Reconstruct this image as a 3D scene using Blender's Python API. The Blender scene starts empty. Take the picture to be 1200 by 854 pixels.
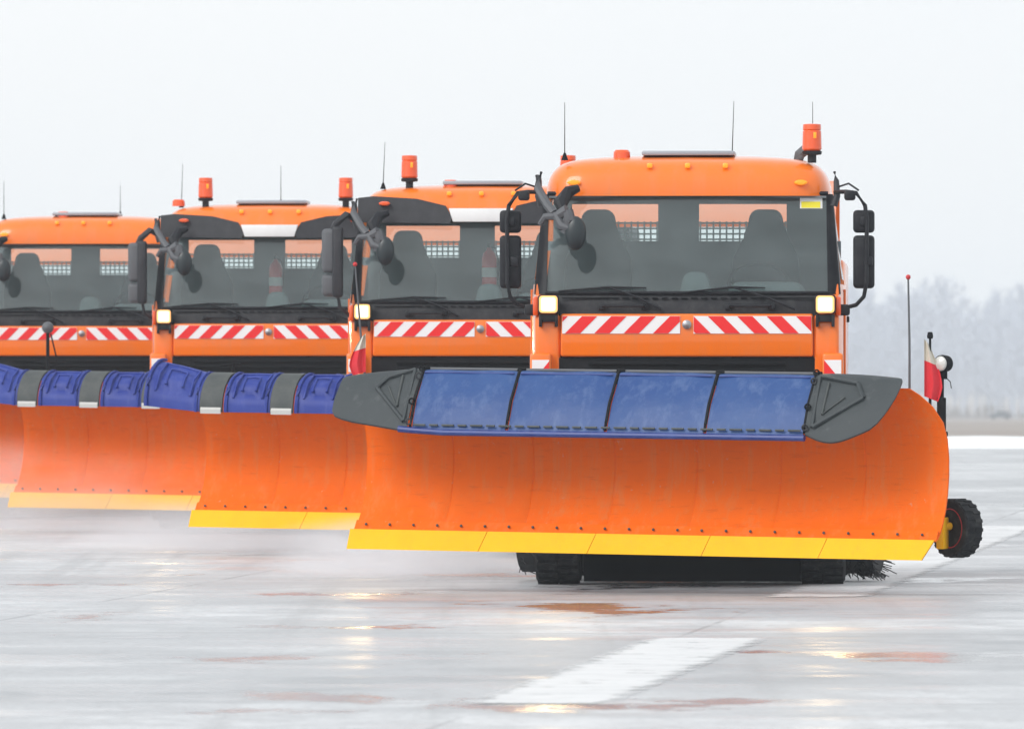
import bpy, bmesh, math, random
from mathutils import Vector, Matrix
R = math.radians
random.seed(7)
S = bpy.context.scene
COL = S.collection

# ------------------------------------------------------------------ camera
CAM_H = 1.845
F_PX = 13320.0            # focal length in pixels of the 1200 px wide photograph
cd = bpy.data.cameras.new("camera"); cam = bpy.data.objects.new("camera", cd); COL.objects.link(cam)
cam.location = (0, 0, CAM_H)
cam.rotation_euler = (R(90) - math.atan(12 / F_PX), 0, 0)
cd.sensor_width = 36; cd.lens = 36 * F_PX / 1200
cd.clip_start = 1; cd.clip_end = 12000
cd.dof.use_dof = True; cd.dof.focus_distance = 89; cd.dof.aperture_fstop = 9
S.camera = cam

# ------------------------------------------------------------------ world, sun, exposure
SUN_EL, SUN_AZ = 38, 226      # azimuth measured from +Y clockwise: the sun stands behind the camera, veiled by cloud
w = bpy.data.worlds.new("World"); S.world = w; w.use_nodes = True
nt = w.node_tree; nt.nodes.clear()
sky = nt.nodes.new('ShaderNodeTexSky'); sky.sky_type = 'NISHITA'; sky.sun_disc = False
sky.sun_elevation = R(SUN_EL); sky.sun_rotation = R(SUN_AZ); sky.air_density = 1.0; sky.dust_density = 4.0
hs = nt.nodes.new('ShaderNodeHueSaturation'); hs.inputs['Saturation'].default_value = 0.12
bg1 = nt.nodes.new('ShaderNodeBackground'); bg1.inputs[1].default_value = 0.05
bg2 = nt.nodes.new('ShaderNodeBackground'); bg2.inputs[1].default_value = 0.87   # closed cloud cover
# cloud cover: faintly uneven
tc = nt.nodes.new('ShaderNodeTexCoord'); mp = nt.nodes.new('ShaderNodeMapping'); mp.inputs['Scale'].default_value = (1, 1, 3)
nz = nt.nodes.new('ShaderNodeTexNoise'); nz.inputs['Scale'].default_value = 5.0; nz.inputs['Detail'].default_value = 5
cr = nt.nodes.new('ShaderNodeValToRGB')
cr.color_ramp.elements[0].position = 0.3; cr.color_ramp.elements[0].color = (0.90, 0.945, 0.985, 1)
cr.color_ramp.elements[1].position = 0.7; cr.color_ramp.elements[1].color = (0.96, 0.985, 1.0, 1)
add = nt.nodes.new('ShaderNodeAddShader'); out = nt.nodes.new('ShaderNodeOutputWorld')
L = nt.links.new
L(sky.outputs[0], hs.inputs['Color']); L(hs.outputs[0], bg1.inputs[0])
L(tc.outputs['Generated'], mp.inputs[0]); L(mp.outputs[0], nz.inputs['Vector']); L(nz.outputs[0], cr.inputs[0]); L(cr.outputs[0], bg2.inputs[0])
L(bg1.outputs[0], add.inputs[0]); L(bg2.outputs[0], add.inputs[1]); L(add.outputs[0], out.inputs[0])
sd = bpy.data.lights.new("sun", 'SUN'); so = bpy.data.objects.new("sun", sd); COL.objects.link(so)
sd.energy = 1.3; sd.angle = R(28); sd.color = (1.0, 0.97, 0.93)
az = R(SUN_AZ)
so.rotation_euler = Vector((math.sin(az) * math.cos(R(SUN_EL)), math.cos(az) * math.cos(R(SUN_EL)), math.sin(R(SUN_EL)))).to_track_quat('Z', 'Y').to_euler()
so.location = (0, -20, 40)
S.view_settings.view_transform = 'Standard'; S.view_settings.look = 'None'
S.view_settings.exposure = 0.10; S.view_settings.gamma = 1.0
S.view_settings.use_curve_mapping = False
S.render.engine = 'CYCLES'
S.cycles.max_bounces = 10; S.cycles.volume_bounces = 2; S.cycles.transparent_max_bounces = 16

# ------------------------------------------------------------------ materials
def streaks(m, scale, vec, amt, col, lo=.5, hi=.75):
    n = m.node_tree.nodes; l = m.node_tree.links; p = n['Principled BSDF']
    t = n.new('ShaderNodeTexCoord'); mp_ = n.new('ShaderNodeMapping'); mp_.inputs['Scale'].default_value = vec
    z = n.new('ShaderNodeTexNoise'); z.inputs['Scale'].default_value = scale; z.inputs['Detail'].default_value = 9; z.inputs['Roughness'].default_value = .7
    l.new(t.outputs['Object'], mp_.inputs[0]); l.new(mp_.outputs[0], z.inputs['Vector'])
    q = n.new('ShaderNodeMapRange'); q.inputs['From Min'].default_value = lo; q.inputs['From Max'].default_value = hi; q.inputs['To Max'].default_value = amt; l.new(z.outputs[0], q.inputs[0])
    mx = n.new('ShaderNodeMix'); mx.data_type = 'RGBA'; l.new(q.outputs[0], mx.inputs['Factor']); mx.inputs['B'].default_value = (*col, 1)
    lk = p.inputs['Base Color'].links
    if lk: l.new(lk[0].from_socket, mx.inputs['A'])
    else: mx.inputs['A'].default_value = p.inputs['Base Color'].default_value
    l.new(mx.outputs['Result'], p.inputs['Base Color']); return m
def mat(name, col, rough=0.5, metal=0.0, spec=0.5, coat=0.0, noise=None, bump=None, emit=None, trans=None, coatrough=0.08):
    """noise=(scale, amount, other colour); bump=(scale, strength)"""
    m = bpy.data.materials.new(name); m.use_nodes = True
    n = m.node_tree.nodes; l = m.node_tree.links; p = n['Principled BSDF']
    p.inputs['Base Color'].default_value = (*col, 1); p.inputs['Roughness'].default_value = rough
    p.inputs['Metallic'].default_value = metal; p.inputs['Specular IOR Level'].default_value = spec
    p.inputs['Coat Weight'].default_value = coat; p.inputs['Coat Roughness'].default_value = coatrough
    if noise or bump:
        t = n.new('ShaderNodeTexCoord')
    if noise:
        sc, amt, c2 = noise[:3]
        mpn = n.new('ShaderNodeMapping'); l.new(t.outputs['Object'], mpn.inputs[0])
        if len(noise) > 3: mpn.inputs['Scale'].default_value = noise[3]
        z = n.new('ShaderNodeTexNoise'); z.inputs['Scale'].default_value = sc; z.inputs['Detail'].default_value = 8; z.inputs['Roughness'].default_value = 0.65
        l.new(mpn.outputs[0], z.inputs['Vector'])
        rp = n.new('ShaderNodeValToRGB'); rp.color_ramp.elements[0].position = 0.42; rp.color_ramp.elements[1].position = 0.72
        l.new(z.outputs[0], rp.inputs[0])
        mu = n.new('ShaderNodeMath'); mu.operation = 'MULTIPLY'; mu.inputs[1].default_value = amt; l.new(rp.outputs[0], mu.inputs[0])
        mx = n.new('ShaderNodeMix'); mx.data_type = 'RGBA'; mx.inputs['A'].default_value = (*col, 1); mx.inputs['B'].default_value = (*c2, 1)
        l.new(mu.outputs[0], mx.inputs['Factor']); l.new(mx.outputs['Result'], p.inputs['Base Color'])
        mr = n.new('ShaderNodeMapRange'); mr.inputs['To Min'].default_value = rough; mr.inputs['To Max'].default_value = min(1, rough + 0.25)
        l.new(mu.outputs[0], mr.inputs[0]); l.new(mr.outputs[0], p.inputs['Roughness'])
    if bump:
        z2 = n.new('ShaderNodeTexNoise'); z2.inputs['Scale'].default_value = bump[0]; z2.inputs['Detail'].default_value = 4
        l.new(t.outputs['Object'], z2.inputs['Vector'])
        b = n.new('ShaderNodeBump'); b.inputs['Strength'].default_value = bump[1]; b.inputs['Distance'].default_value = 0.02
        l.new(z2.outputs[0], b.inputs['Height']); l.new(b.outputs[0], p.inputs['Normal'])
    if emit:
        p.inputs['Emission Color'].default_value = (*emit[0], 1); p.inputs['Emission Strength'].default_value = emit[1]
    if trans: p.inputs['Transmission Weight'].default_value = trans
    return m

M = {}
M['orange'] = mat('orange_paint', (0.84, 0.168, 0.001), 0.42, spec=.25, coat=0.8, coatrough=0.09, noise=(3, 0.22, (0.62, 0.16, 0.04)))
M['blade'] = mat('blade_orange', (0.86, 0.135, 0.0005), 0.55, spec=0.08, coat=0.0, coatrough=0.3, noise=(1.1, 0.35, (0.72, 0.15, 0.02), (1, 1, 2.5)), bump=(2.2, 0.25))
M['yellow'] = mat('cutting_edge_yellow', (0.90, 0.46, 0.0), 0.5, spec=.15, noise=(5, 0.35, (0.75, 0.36, 0.02)), bump=(9, 0.3))
M['blue'] = mat('blue_rubber', (0.010, 0.050, 0.19), 0.42, spec=.35, noise=(1.2, 0.35, (0.05, 0.12, 0.28), (1, 1, .6)), bump=(5, 0.55))
M['blue_rim'] = mat('blue_rim', (0.006, 0.025, 0.17), 0.4, noise=(6, 0.4, (0.07, 0.12, 0.34)))
M['blue_deep'] = mat('blue_plastic', (0.014, 0.032, 0.22), 0.48, spec=.3, noise=(2.5, 0.45, (0.05, 0.085, 0.36)), bump=(4, 0.3))
M['rubber'] = mat('grey_rubber', (0.038, 0.046, 0.050), 0.55, spec=.3, noise=(4, 0.5, (0.065, 0.073, 0.077)), bump=(6, 0.4))
M['rubber_strip'] = mat('grey_rubber_strip', (0.05, 0.058, 0.058), 0.55, spec=.3, noise=(5, 0.6, (0.12, 0.125, 0.12)))
M['black'] = mat('black_plastic', (0.009, 0.010, 0.014), 0.45, spec=.25, noise=(8, 0.4, (0.04, 0.042, 0.045)))
M['cowl'] = mat('cowl_black', (0.014, 0.015, 0.019), 0.5, spec=.3, noise=(9, 0.55, (0.06, 0.06, 0.062)))
M['dark'] = mat('chassis_black', (0.006, 0.007, 0.009), 0.7, spec=.15)
M['trim'] = mat('charcoal_plastic', (0.024, 0.025, 0.030), 0.5, spec=.3, noise=(7, 0.4, (0.07, 0.07, 0.075)))
M['greyplastic'] = mat('grey_plastic', (0.085, 0.09, 0.10), 0.55, noise=(8, 0.4, (0.08, 0.085, 0.09)))
M['tyre'] = mat('tyre_rubber', (0.009, 0.010, 0.012), 0.75, spec=.2, noise=(12, 0.5, (0.05, 0.05, 0.05)))
M['steel'] = mat('steel', (0.35, 0.36, 0.38), 0.4, metal=0.8)
M['bolt'] = mat('bolt_steel', (0.05, 0.045, 0.045), 0.5, metal=0.4)
M['white'] = mat('white_paint', (0.78, 0.79, 0.79), 0.45, noise=(6, 0.3, (0.55, 0.55, 0.54)))
M['hatch'] = mat('grey_glass_hatch', (0.30, 0.33, 0.37), 0.25)
M['clamp'] = mat('clamp_grey', (0.45, 0.45, 0.43), 0.5)
M['red'] = mat('reflective_red', (0.78, 0.012, 0.014), 0.4)
M['redrim'] = mat('rim_red', (0.55, 0.015, 0.02), 0.5, noise=(14, 0.35, (0.10, 0.05, 0.05)))
M['stripewhite'] = mat('reflective_white', (0.80, 0.81, 0.82), 0.4)
M['yellowtag'] = mat('yellow_sticker', (0.82, 0.72, 0.03), 0.5)
M['interior'] = mat('cab_interior', (0.17, 0.20, 0.22), 0.85, noise=(3, 0.4, (0.16, 0.18, 0.19)))
M['seat'] = mat('seat_cloth', (0.05, 0.06, 0.07), 0.9, noise=(5, 0.4, (0.04, 0.045, 0.05)))
M['dash'] = mat('dashboard_grey', (0.22, 0.26, 0.27), 0.8, noise=(3, 0.5, (0.12, 0.15, 0.16)))
M['mesh'] = mat('window_mesh', (0.45, 0.50, 0.50), 0.6)
M['amber'] = mat('amber_lens', (0.80, 0.085, 0.003), 0.2, coat=0.6)
M['amber_lit'] = mat('amber_lit', (0.9, 0.30, 0.01), 0.3, emit=((1.0, 0.32, 0.015), 0.4))
M['lamp'] = mat('lamp_lens_lit', (0.9, 0.85, 0.7), 0.2, emit=((1.0, 0.72, 0.38), 1.1))
M['lampglow'] = mat('lamp_reflector_rim', (0.85, 0.5, 0.2), 0.3, emit=((1.0, 0.50, 0.12), .6))
M['lens'] = mat('clear_lens', (0.55, 0.55, 0.52), 0.15, coat=0.6)
M['flagred'] = mat('flag_red', (0.62, 0.02, 0.035), 0.8, noise=(9, 0.4, (0.5, 0.05, 0.05)))
M['flagwhite'] = mat('flag_cream', (0.58, 0.55, 0.47), 0.8)
M['bristle'] = mat('bristle_black', (0.012, 0.012, 0.013), 0.7)
M['mirror'] = mat('mirror_dark', (0.012, 0.02, 0.024), 0.35)
M['extinguisher'] = mat('extinguisher_red', (0.75, 0.03, 0.04), 0.3, coat=0.5)

streaks(M['blade'], 1.3, (9, 9, .7), .55, (0.66, 0.24, 0.09), .50, .78)
streaks(M['blade'], .9, (1, 1, 1.4), .22, (0.60, 0.055, 0.0), .50, .72)
streaks(M['blade'], 5, (1.0, 1.0, 7), .50, (0.50, 0.07, 0.01), .56, .74)
streaks(M['blade'], 16, (1, 1, 1), .75, (0.60, 0.42, 0.32), .64, .74)
streaks(M['orange'], 2.0, (4, 4, .6), .35, (0.50, 0.22, 0.10), .50, .80)
streaks(M['orange'], 22, (1, 1, 1), .55, (0.45, 0.28, 0.18), .66, .80)
streaks(M['blue'], 2.0, (5, 5, .5), .35, (0.20, 0.27, 0.42), .50, .80)
streaks(M['blue'], 12, (1, 1, 1), .10, (0.30, 0.34, 0.42), .62, .78)
streaks(M['blue_deep'], 4.0, (4, 4, .7), .30, (0.16, 0.19, 0.42), .50, .80)
streaks(M['rubber'], 9, (1, 1, 1), .4, (0.16, 0.17, 0.17), .58, .78)
streaks(M['yellow'], 6, (5, 5, .8), .35, (0.55, 0.30, 0.05), .55, .78)
streaks(M['cowl'], 12, (1, 1, 1), .4, (0.12, 0.12, 0.12), .58, .78)
streaks(M['tyre'], 14, (1, 1, 1), .5, (0.10, 0.10, 0.10), .52, .75)

# glazing: tinted, wet and slightly dusty
def glass_mat(name, tint, veil, veil_amt):
    m = bpy.data.materials.new(name); m.use_nodes = True
    n = m.node_tree.nodes; l = m.node_tree.links; n.clear()
    o = n.new('ShaderNodeOutputMaterial'); tr = n.new('ShaderNodeBsdfTransparent'); tr.inputs[0].default_value = (*tint, 1)
    gl = n.new('ShaderNodeBsdfGlossy'); gl.inputs['Roughness'].default_value = 0.04
    df = n.new('ShaderNodeBsdfDiffuse'); df.inputs[0].default_value = (*veil, 1)
    fr = n.new('ShaderNodeFresnel'); fr.inputs[0].default_value = 1.5
    a = n.new('ShaderNodeMixShader'); t = n.new('ShaderNodeTexCoord'); mp_ = n.new('ShaderNodeMapping'); mp_.inputs['Scale'].default_value = (1, 1, 2.2); l.new(t.outputs['Object'], mp_.inputs[0])
    z = n.new('ShaderNodeTexNoise'); z.inputs['Scale'].default_value = 2.2; z.inputs['Detail'].default_value = 8; l.new(mp_.outputs[0], z.inputs['Vector'])
    q = n.new('ShaderNodeMapRange'); q.inputs['From Min'].default_value = .35; q.inputs['From Max'].default_value = .72; q.inputs['To Min'].default_value = veil_amt * .55; q.inputs['To Max'].default_value = veil_amt * 1.15
    l.new(z.outputs[0], q.inputs[0]); l.new(q.outputs[0], a.inputs[0])
    b = n.new('ShaderNodeMixShader')
    l.new(tr.outputs[0], a.inputs[1]); l.new(df.outputs[0], a.inputs[2])
    l.new(fr.outputs[0], b.inputs[0]); l.new(a.outputs[0], b.inputs[1]); l.new(gl.outputs[0], b.inputs[2]); l.new(b.outputs[0], o.inputs[0])
    return m
M['glass'] = glass_mat('windscreen_glass', (0.88, 0.94, 0.93), (0.46, 0.55, 0.57), 0.085)

# ------------------------------------------------------------------ mesh helpers
class MB:
    def __init__(s): s.bm = bmesh.new(); s.mats = []
    def _mi(s, m):
        if m is None: return 0
        if m not in s.mats: s.mats.append(m)
        return s.mats.index(m)
    def faces(s, vs, fs, m=None):
        mi = s._mi(m); bv = [s.bm.verts.new(v) for v in vs]; r = []
        for f in fs:
            try: q = s.bm.faces.new([bv[i] for i in f]); q.material_index = mi; r.append(q)
            except ValueError: pass
        return bv, r
    def box(s, x0, x1, y0, y1, z0, z1, m=None, bevel=0, seg=2, topx=0, topy=0, fronty=0):
        """topx: shrink each side at the top; fronty: push the front (low y) back at the top"""
        vs = [(x0, y0, z0), (x1, y0, z0), (x1, y1, z0), (x0, y1, z0),
              (x0 + topx, y0 + fronty, z1), (x1 - topx, y0 + fronty, z1), (x1 - topx, y1 - topy, z1), (x0 + topx, y1 - topy, z1)]
        bv, fs = s.faces(vs, [(3, 2, 1, 0), (4, 5, 6, 7), (0, 1, 5, 4), (1, 2, 6, 5), (2, 3, 7, 6), (3, 0, 4, 7)], m)
        if bevel:
            ed = list({e for f in fs for e in f.edges})
            bmesh.ops.bevel(s.bm, geom=ed, offset=bevel, segments=seg, affect='EDGES', profile=0.5, clamp_overlap=True)
        return s
    def prism(s, poly, y0, y1, m=None, bevel=0):
        """poly in (x, z), extruded along y"""
        n = len(poly)
        vs = [(x, y0, z) for x, z in poly] + [(x, y1, z) for x, z in poly]
        bv, fs = s.faces(vs, [tuple(range(n)), tuple(range(2 * n - 1, n - 1, -1))] + [(i, i + n, (i + 1) % n + n, (i + 1) % n) for i in range(n)], m)
        if bevel:
            ed = list({e for f in fs for e in f.edges})
            bmesh.ops.bevel(s.bm, geom=ed, offset=bevel, segments=2, affect='EDGES', profile=0.5, clamp_overlap=True)
        return s
    def tube(s, pts, r, n=8, m=None, cap=True):
        pts = [Vector(p) for p in pts]; rs = r if isinstance(r, (list, tuple)) else [r] * len(pts)
        rings = []; prev = None
        for i, p in enumerate(pts):
            if i == 0: d = pts[1] - p
            elif i == len(pts) - 1: d = p - pts[i - 1]
            else: d = (pts[i + 1] - p).normalized() + (p - pts[i - 1]).normalized()
            d.normalize()
            up = Vector((0, 0, 1)) if abs(d.z) < 0.9 else Vector((0, 1, 0))
            a = d.cross(up).normalized(); b = d.cross(a).normalized()
            rings.append([p + (a * math.cos(2 * math.pi * k / n) + b * math.sin(2 * math.pi * k / n)) * rs[i] for k in range(n)])
        vs = [v for rg in rings for v in rg]; fs = []
        for i in range(len(pts) - 1):
            for k in range(n):
                fs.append((i * n + k, i * n + (k + 1) % n, (i + 1) * n + (k + 1) % n, (i + 1) * n + k))
        if cap: fs += [tuple(range(n)), tuple(range(len(vs) - 1, len(vs) - n - 1, -1))]
        s.faces(vs, fs, m); return s
    def lathe(s, prof, n=24, axis='z', c=(0, 0, 0), m=None):
        """prof: list of (radius, height along axis)"""
        vs = []; fs = []
        for r_, h in prof:
            for k in range(n):
                a = 2 * math.pi * k / n; u, v = r_ * math.cos(a), r_ * math.sin(a)
                p = {'z': (u, v, h), 'y': (u, h, v), 'x': (h, u, v)}[axis]
                vs.append((p[0] + c[0], p[1] + c[1], p[2] + c[2]))
        for i in range(len(prof) - 1):
            for k in range(n):
                fs.append((i * n + k, i * n + (k + 1) % n, (i + 1) * n + (k + 1) % n, (i + 1) * n + k))
        fs += [tuple(range(n)), tuple(range(len(vs) - 1, len(vs) - n - 1, -1))]
        s.faces(vs, fs, m); return s
    def grid(s, P, thick=None, m=None):
        """P[i][j] -> Vector; optional thickness vector field back[i][j]"""
        ni, nj = len(P), len(P[0]); vs = [p for row in P for p in row]; fs = []
        for i in range(ni - 1):
            for j in range(nj - 1):
                fs.append((i * nj + j, i * nj + j + 1, (i + 1) * nj + j + 1, (i + 1) * nj + j))
        if thick:
            o = ni * nj; vs = vs + [p for row in thick for p in row]
            for i in range(ni - 1):
                for j in range(nj - 1):
                    fs.append((o + i * nj + j, o + (i + 1) * nj + j, o + (i + 1) * nj + j + 1, o + i * nj + j + 1))
            for i in range(ni - 1):
                for j in (0, nj - 1):
                    fs.append((i * nj + j, (i + 1) * nj + j, o + (i + 1) * nj + j, o + i * nj + j))
            for j in range(nj - 1):
                for i in (0, ni - 1):
                    fs.append((i * nj + j, i * nj + j + 1, o + i * nj + j + 1, o + i * nj + j))
        s.faces(vs, fs, m); return s
    def build(s, name, material=None, parent=None, loc=(0, 0, 0), rot=(0, 0, 0), smooth=35):
        bm = s.bm
        bmesh.ops.recalc_face_normals(bm, faces=bm.faces[:])
        if smooth:
            for f in bm.faces: f.smooth = True
            for e in bm.edges:
                if len(e.link_faces) == 2 and e.calc_face_angle(0) > R(smooth): e.smooth = False
        me = bpy.data.meshes.new(name); bm.to_mesh(me); bm.free()
        for m in (s.mats if s.mats else [material]): me.materials.append(m)
        o = bpy.data.objects.new(name, me); COL.objects.link(o)
        if parent: o.parent = parent
        o.location = loc; o.rotation_euler = rot
        return o

def tag(o, label=None, cat=None, group=None, kind=None):
    if label: o['label'] = label
    if cat: o['category'] = cat
    if group: o['group'] = group
    if kind: o['kind'] = kind
    return o
def empty(name, loc=(0, 0, 0), rz=0):
    o = bpy.data.objects.new(name, None); COL.objects.link(o); o.location = loc; o.rotation_euler = (0, 0, rz); o.empty_display_size = 0.3
    return o
def dup(o, parent, loc):
    c = o.copy(); COL.objects.link(c); c.parent = parent; c.location = loc
    return c

# ------------------------------------------------------------------ the setting
GX = 0.083                                   # runway direction: x drift per metre of distance
YAW = -R(2.2)                                # the trucks steer slightly across that direction
def gz(y):                                   # height of the ground at distance y
    if y < 245: return 0.0
    if y < 2560: return -12.6 * (y - 245) / 2315
    return -12.6
# ground: one sheet to the horizon, falling gently beyond the airfield
ys = [-60, 0, 100, 200, 245, 320, 500, 800, 1200, 1700, 2560, 3000, 3600, 5000, 9000]
g = MB(); xs = [-6000, -1500, -400, -150, -40, 0, 40, 150, 400, 1500, 6000]
g.grid([[Vector((x, y, gz(y) - 0.006 - (0.15 if y < 235 else 0) * 0)) for x in xs] for y in ys])
m = mat('winter_field', (0.26, 0.225, 0.20), 0.9, noise=(0.03, 0.8, (0.36, 0.33, 0.31)))
tag(g.build('ground', m, smooth=0), kind='structure')

# runway: wet concrete under a thin film of slush
m = bpy.data.materials.new('wet_runway'); m.use_nodes = True
n = m.node_tree.nodes; l = m.node_tree.links; p = n['Principled BSDF']
t = n.new('ShaderNodeTexCoord')
def noise(scale, detail, sx, sy, rough=0.6):
    mp_ = n.new('ShaderNodeMapping'); mp_.inputs['Scale'].default_value = (sx, sy, 1); mp_.inputs['Rotation'].default_value = (0, 0, R(4.7))
    l.new(t.outputs['Object'], mp_.inputs[0])
    z = n.new('ShaderNodeTexNoise'); z.inputs['Scale'].default_value = scale; z.inputs['Detail'].default_value = detail; z.inputs['Roughness'].default_value = rough
    l.new(mp_.outputs[0], z.inputs['Vector']); return z
def ramp(src, a, b):
    r_ = n.new('ShaderNodeMapRange'); r_.interpolation_type = 'SMOOTHSTEP'; r_.inputs['From Min'].default_value = a; r_.inputs['From Max'].default_value = b
    l.new(src, r_.inputs[0]); return r_
def mixc(f, a, b):
    x_ = n.new('ShaderNodeMix'); x_.data_type = 'RGBA'; l.new(f, x_.inputs['Factor'])
    for s_, v_ in (('A', a), ('B', b)):
        if isinstance(v_, tuple): x_.inputs[s_].default_value = (*v_, 1)
        else: l.new(v_, x_.inputs[s_])
    return x_.outputs['Result']
big = ramp(noise(0.16, 6, .8, 0.75).outputs[0], 0.40, 0.62)       # where slush lies thick
fine = ramp(noise(1.1, 7, 1.0, 0.6, 0.7).outputs[0], 0.35, 0.68)
wet = ramp(noise(0.5, 6, 0.8, 0.45, 0.65).outputs[0], 0.57, 0.63)         # open water
c1 = mixc(big.outputs[0], (0.29, 0.305, 0.32), (0.60, 0.615, 0.63))
c2 = mixc(fine.outputs[0], (0.40, 0.41, 0.425), c1)
c2 = mixc(ramp(noise(14, 5, 1, .8).outputs[0], .50, .75).outputs[0], c2, (0.30, 0.30, 0.31))
# slab joints: every 7.5 m across, every 5 m along
mj = n.new('ShaderNodeMapping'); mj.inputs['Rotation'].default_value = (0, 0, R(4.7)); l.new(t.outputs['Object'], mj.inputs[0])
sx = n.new('ShaderNodeSeparateXYZ'); l.new(mj.outputs[0], sx.inputs[0])
js = []
for ax_, per, wd in (('Y', 7.5, .05), ('X', 5.0, .02)):
    a_ = n.new('ShaderNodeMath'); a_.operation = 'PINGPONG'; a_.inputs[1].default_value = per / 2; l.new(sx.outputs[ax_], a_.inputs[0])
    b_ = n.new('ShaderNodeMath'); b_.operation = 'LESS_THAN'; b_.inputs[1].default_value = wd; l.new(a_.outputs[0], b_.inputs[0]); js.append(b_)
jm = n.new('ShaderNodeMath'); jm.operation = 'MAXIMUM'; l.new(js[0].outputs[0], jm.inputs[0]); l.new(js[1].outputs[0], jm.inputs[1])
jk = n.new('ShaderNodeMath'); jk.operation = 'MULTIPLY'; l.new(jm.outputs[0], jk.inputs[0]); l.new(ramp(noise(.35, 4, 1, 1).outputs[0], .40, .60).outputs[0], jk.inputs[1])
c2 = mixc(jk.outputs[0], c2, (0.27, 0.275, 0.285))
tracks = ramp(noise(.9, 6, 3.0, .05, .6).outputs[0], .50, .72)          # wheel tracks along the runway
tk = n.new('ShaderNodeMath'); tk.operation = 'MULTIPLY'; tk.inputs[1].default_value = .45; l.new(tracks.outputs[0], tk.inputs[0])
c2 = mixc(tk.outputs[0], c2, (0.27, 0.275, 0.285))
c3 = mixc(wet.outputs[0], c2, (0.16, 0.165, 0.175))
l.new(c3, p.inputs['Base Color'])
rr = n.new('ShaderNodeMapRange'); rr.inputs['To Min'].default_value = 0.50; rr.inputs['To Max'].default_value = 0.14
l.new(wet.outputs[0], rr.inputs[0]); l.new(rr.outputs[0], p.inputs['Roughness'])
bp = n.new('ShaderNodeBump'); bp.inputs['Strength'].default_value = 0.5; bp.inputs['Distance'].default_value = 0.02
l.new(noise(6, 6, 1, 1).outputs[0], bp.inputs['Height']); l.new(bp.outputs[0], p.inputs['Normal'])
p.inputs['Specular IOR Level'].default_value = 0.5
cwn = n.new('ShaderNodeMath'); cwn.operation = 'MULTIPLY'; cwn.inputs[1].default_value = .55; l.new(ramp(noise(.75, 7, .7, .9, .7).outputs[0], .50, .62).outputs[0], cwn.inputs[0])
l.new(cwn.outputs[0], p.inputs['Coat Weight']); p.inputs['Coat Roughness'].default_value = 0.25; p.inputs['Coat IOR'].default_value = 1.33
g = MB(); g.grid([[Vector((x, y, 0.0)) for x in (-120, 0, 160)] for y in (-40, 100, 224)])
tag(g.build('runway', m, smooth=0), kind='structure')

# snow bank along the far edge of the runway
snow = mat('snow', (0.82, 0.84, 0.86), 0.8, bump=(3, 0.5))
g = MB(); rows = []
for i in range(161):
    x = -120 + i * 1.75
    h = 0.10 + 0.05 * math.sin(i * 0.7) + 0.05 * random.random()
    rows.append([Vector((x, 222 + random.random(), 0.002)), Vector((x, 225, h * 0.7)), Vector((x, 229, h)), Vector((x, 236, h * 0.5)), Vector((x, 242 + 2 * random.random(), -0.02))])
g.grid(rows)
tag(g.build('snow_bank', snow), kind='structure')

# painted dashes of the centre line
paint = mat('runway_paint', (0.70, 0.71, 0.72), 0.5, noise=(0.9, 0.7, (0.52, 0.53, 0.54)))
pn = paint.node_tree.nodes; pl_ = paint.node_tree.links
tt_ = pn.new('ShaderNodeTexCoord'); z1 = pn.new('ShaderNodeTexNoise'); z1.inputs['Scale'].default_value = 3.2; z1.inputs['Detail'].default_value = 10; z1.inputs['Roughness'].default_value = .72
pl_.new(tt_.outputs['Object'], z1.inputs['Vector'])
ea = pn.new('ShaderNodeAttribute'); ea.attribute_name = 'edge'
ma = pn.new('ShaderNodeMath'); ma.operation = 'MULTIPLY_ADD'; ma.inputs[1].default_value = .24; pl_.new(ea.outputs['Fac'], ma.inputs[0]); pl_.new(z1.outputs[0], ma.inputs[2])
mq = pn.new('ShaderNodeMapRange'); mq.inputs['From Min'].default_value = .48; mq.inputs['From Max'].default_value = .68; mq.inputs['To Max'].default_value = .92; pl_.new(ma.outputs[0], mq.inputs[0])
pl_.new(mq.outputs[0], pn['Principled BSDF'].inputs['Alpha'])
def line_x(y): return 0.17 + (y - 60.4) * GX
for y0, y1, lab in ((60.2, 73.6, 'worn white painted dash lying on the wet runway nearest the camera'),
                    (86.5, 122.0, 'long white painted dash behind the support wheel of the nearest plow'),
                    (137.0, 172.0, 'distant white painted dash close to the right edge of the photo')):
    g = MB(); a = []
    k = 60; mw = 7
    for i in range(k + 1):
        y = y0 - .3 + (y1 - y0 + .6) * i / k
        a.append([Vector((line_x(y) + .40 * (-1 + 2 * c / (mw - 1)), y, 0.005)) for c in range(mw)])
    g.grid(a)
    o_ = g.build('lane_marking', paint, smooth=0); at_ = o_.data.attributes.new('edge', 'FLOAT', 'POINT')
    for i in range(k + 1):                     # paint is thick in the middle and wears away towards the rim
        for c in range(mw):
            at_.data[i * mw + c].value = 0.0 if i in (0, k) or c in (0, mw - 1) else 1.0
    tag(o_, lab, 'lane marking', 'painted dashes on the runway')

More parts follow.
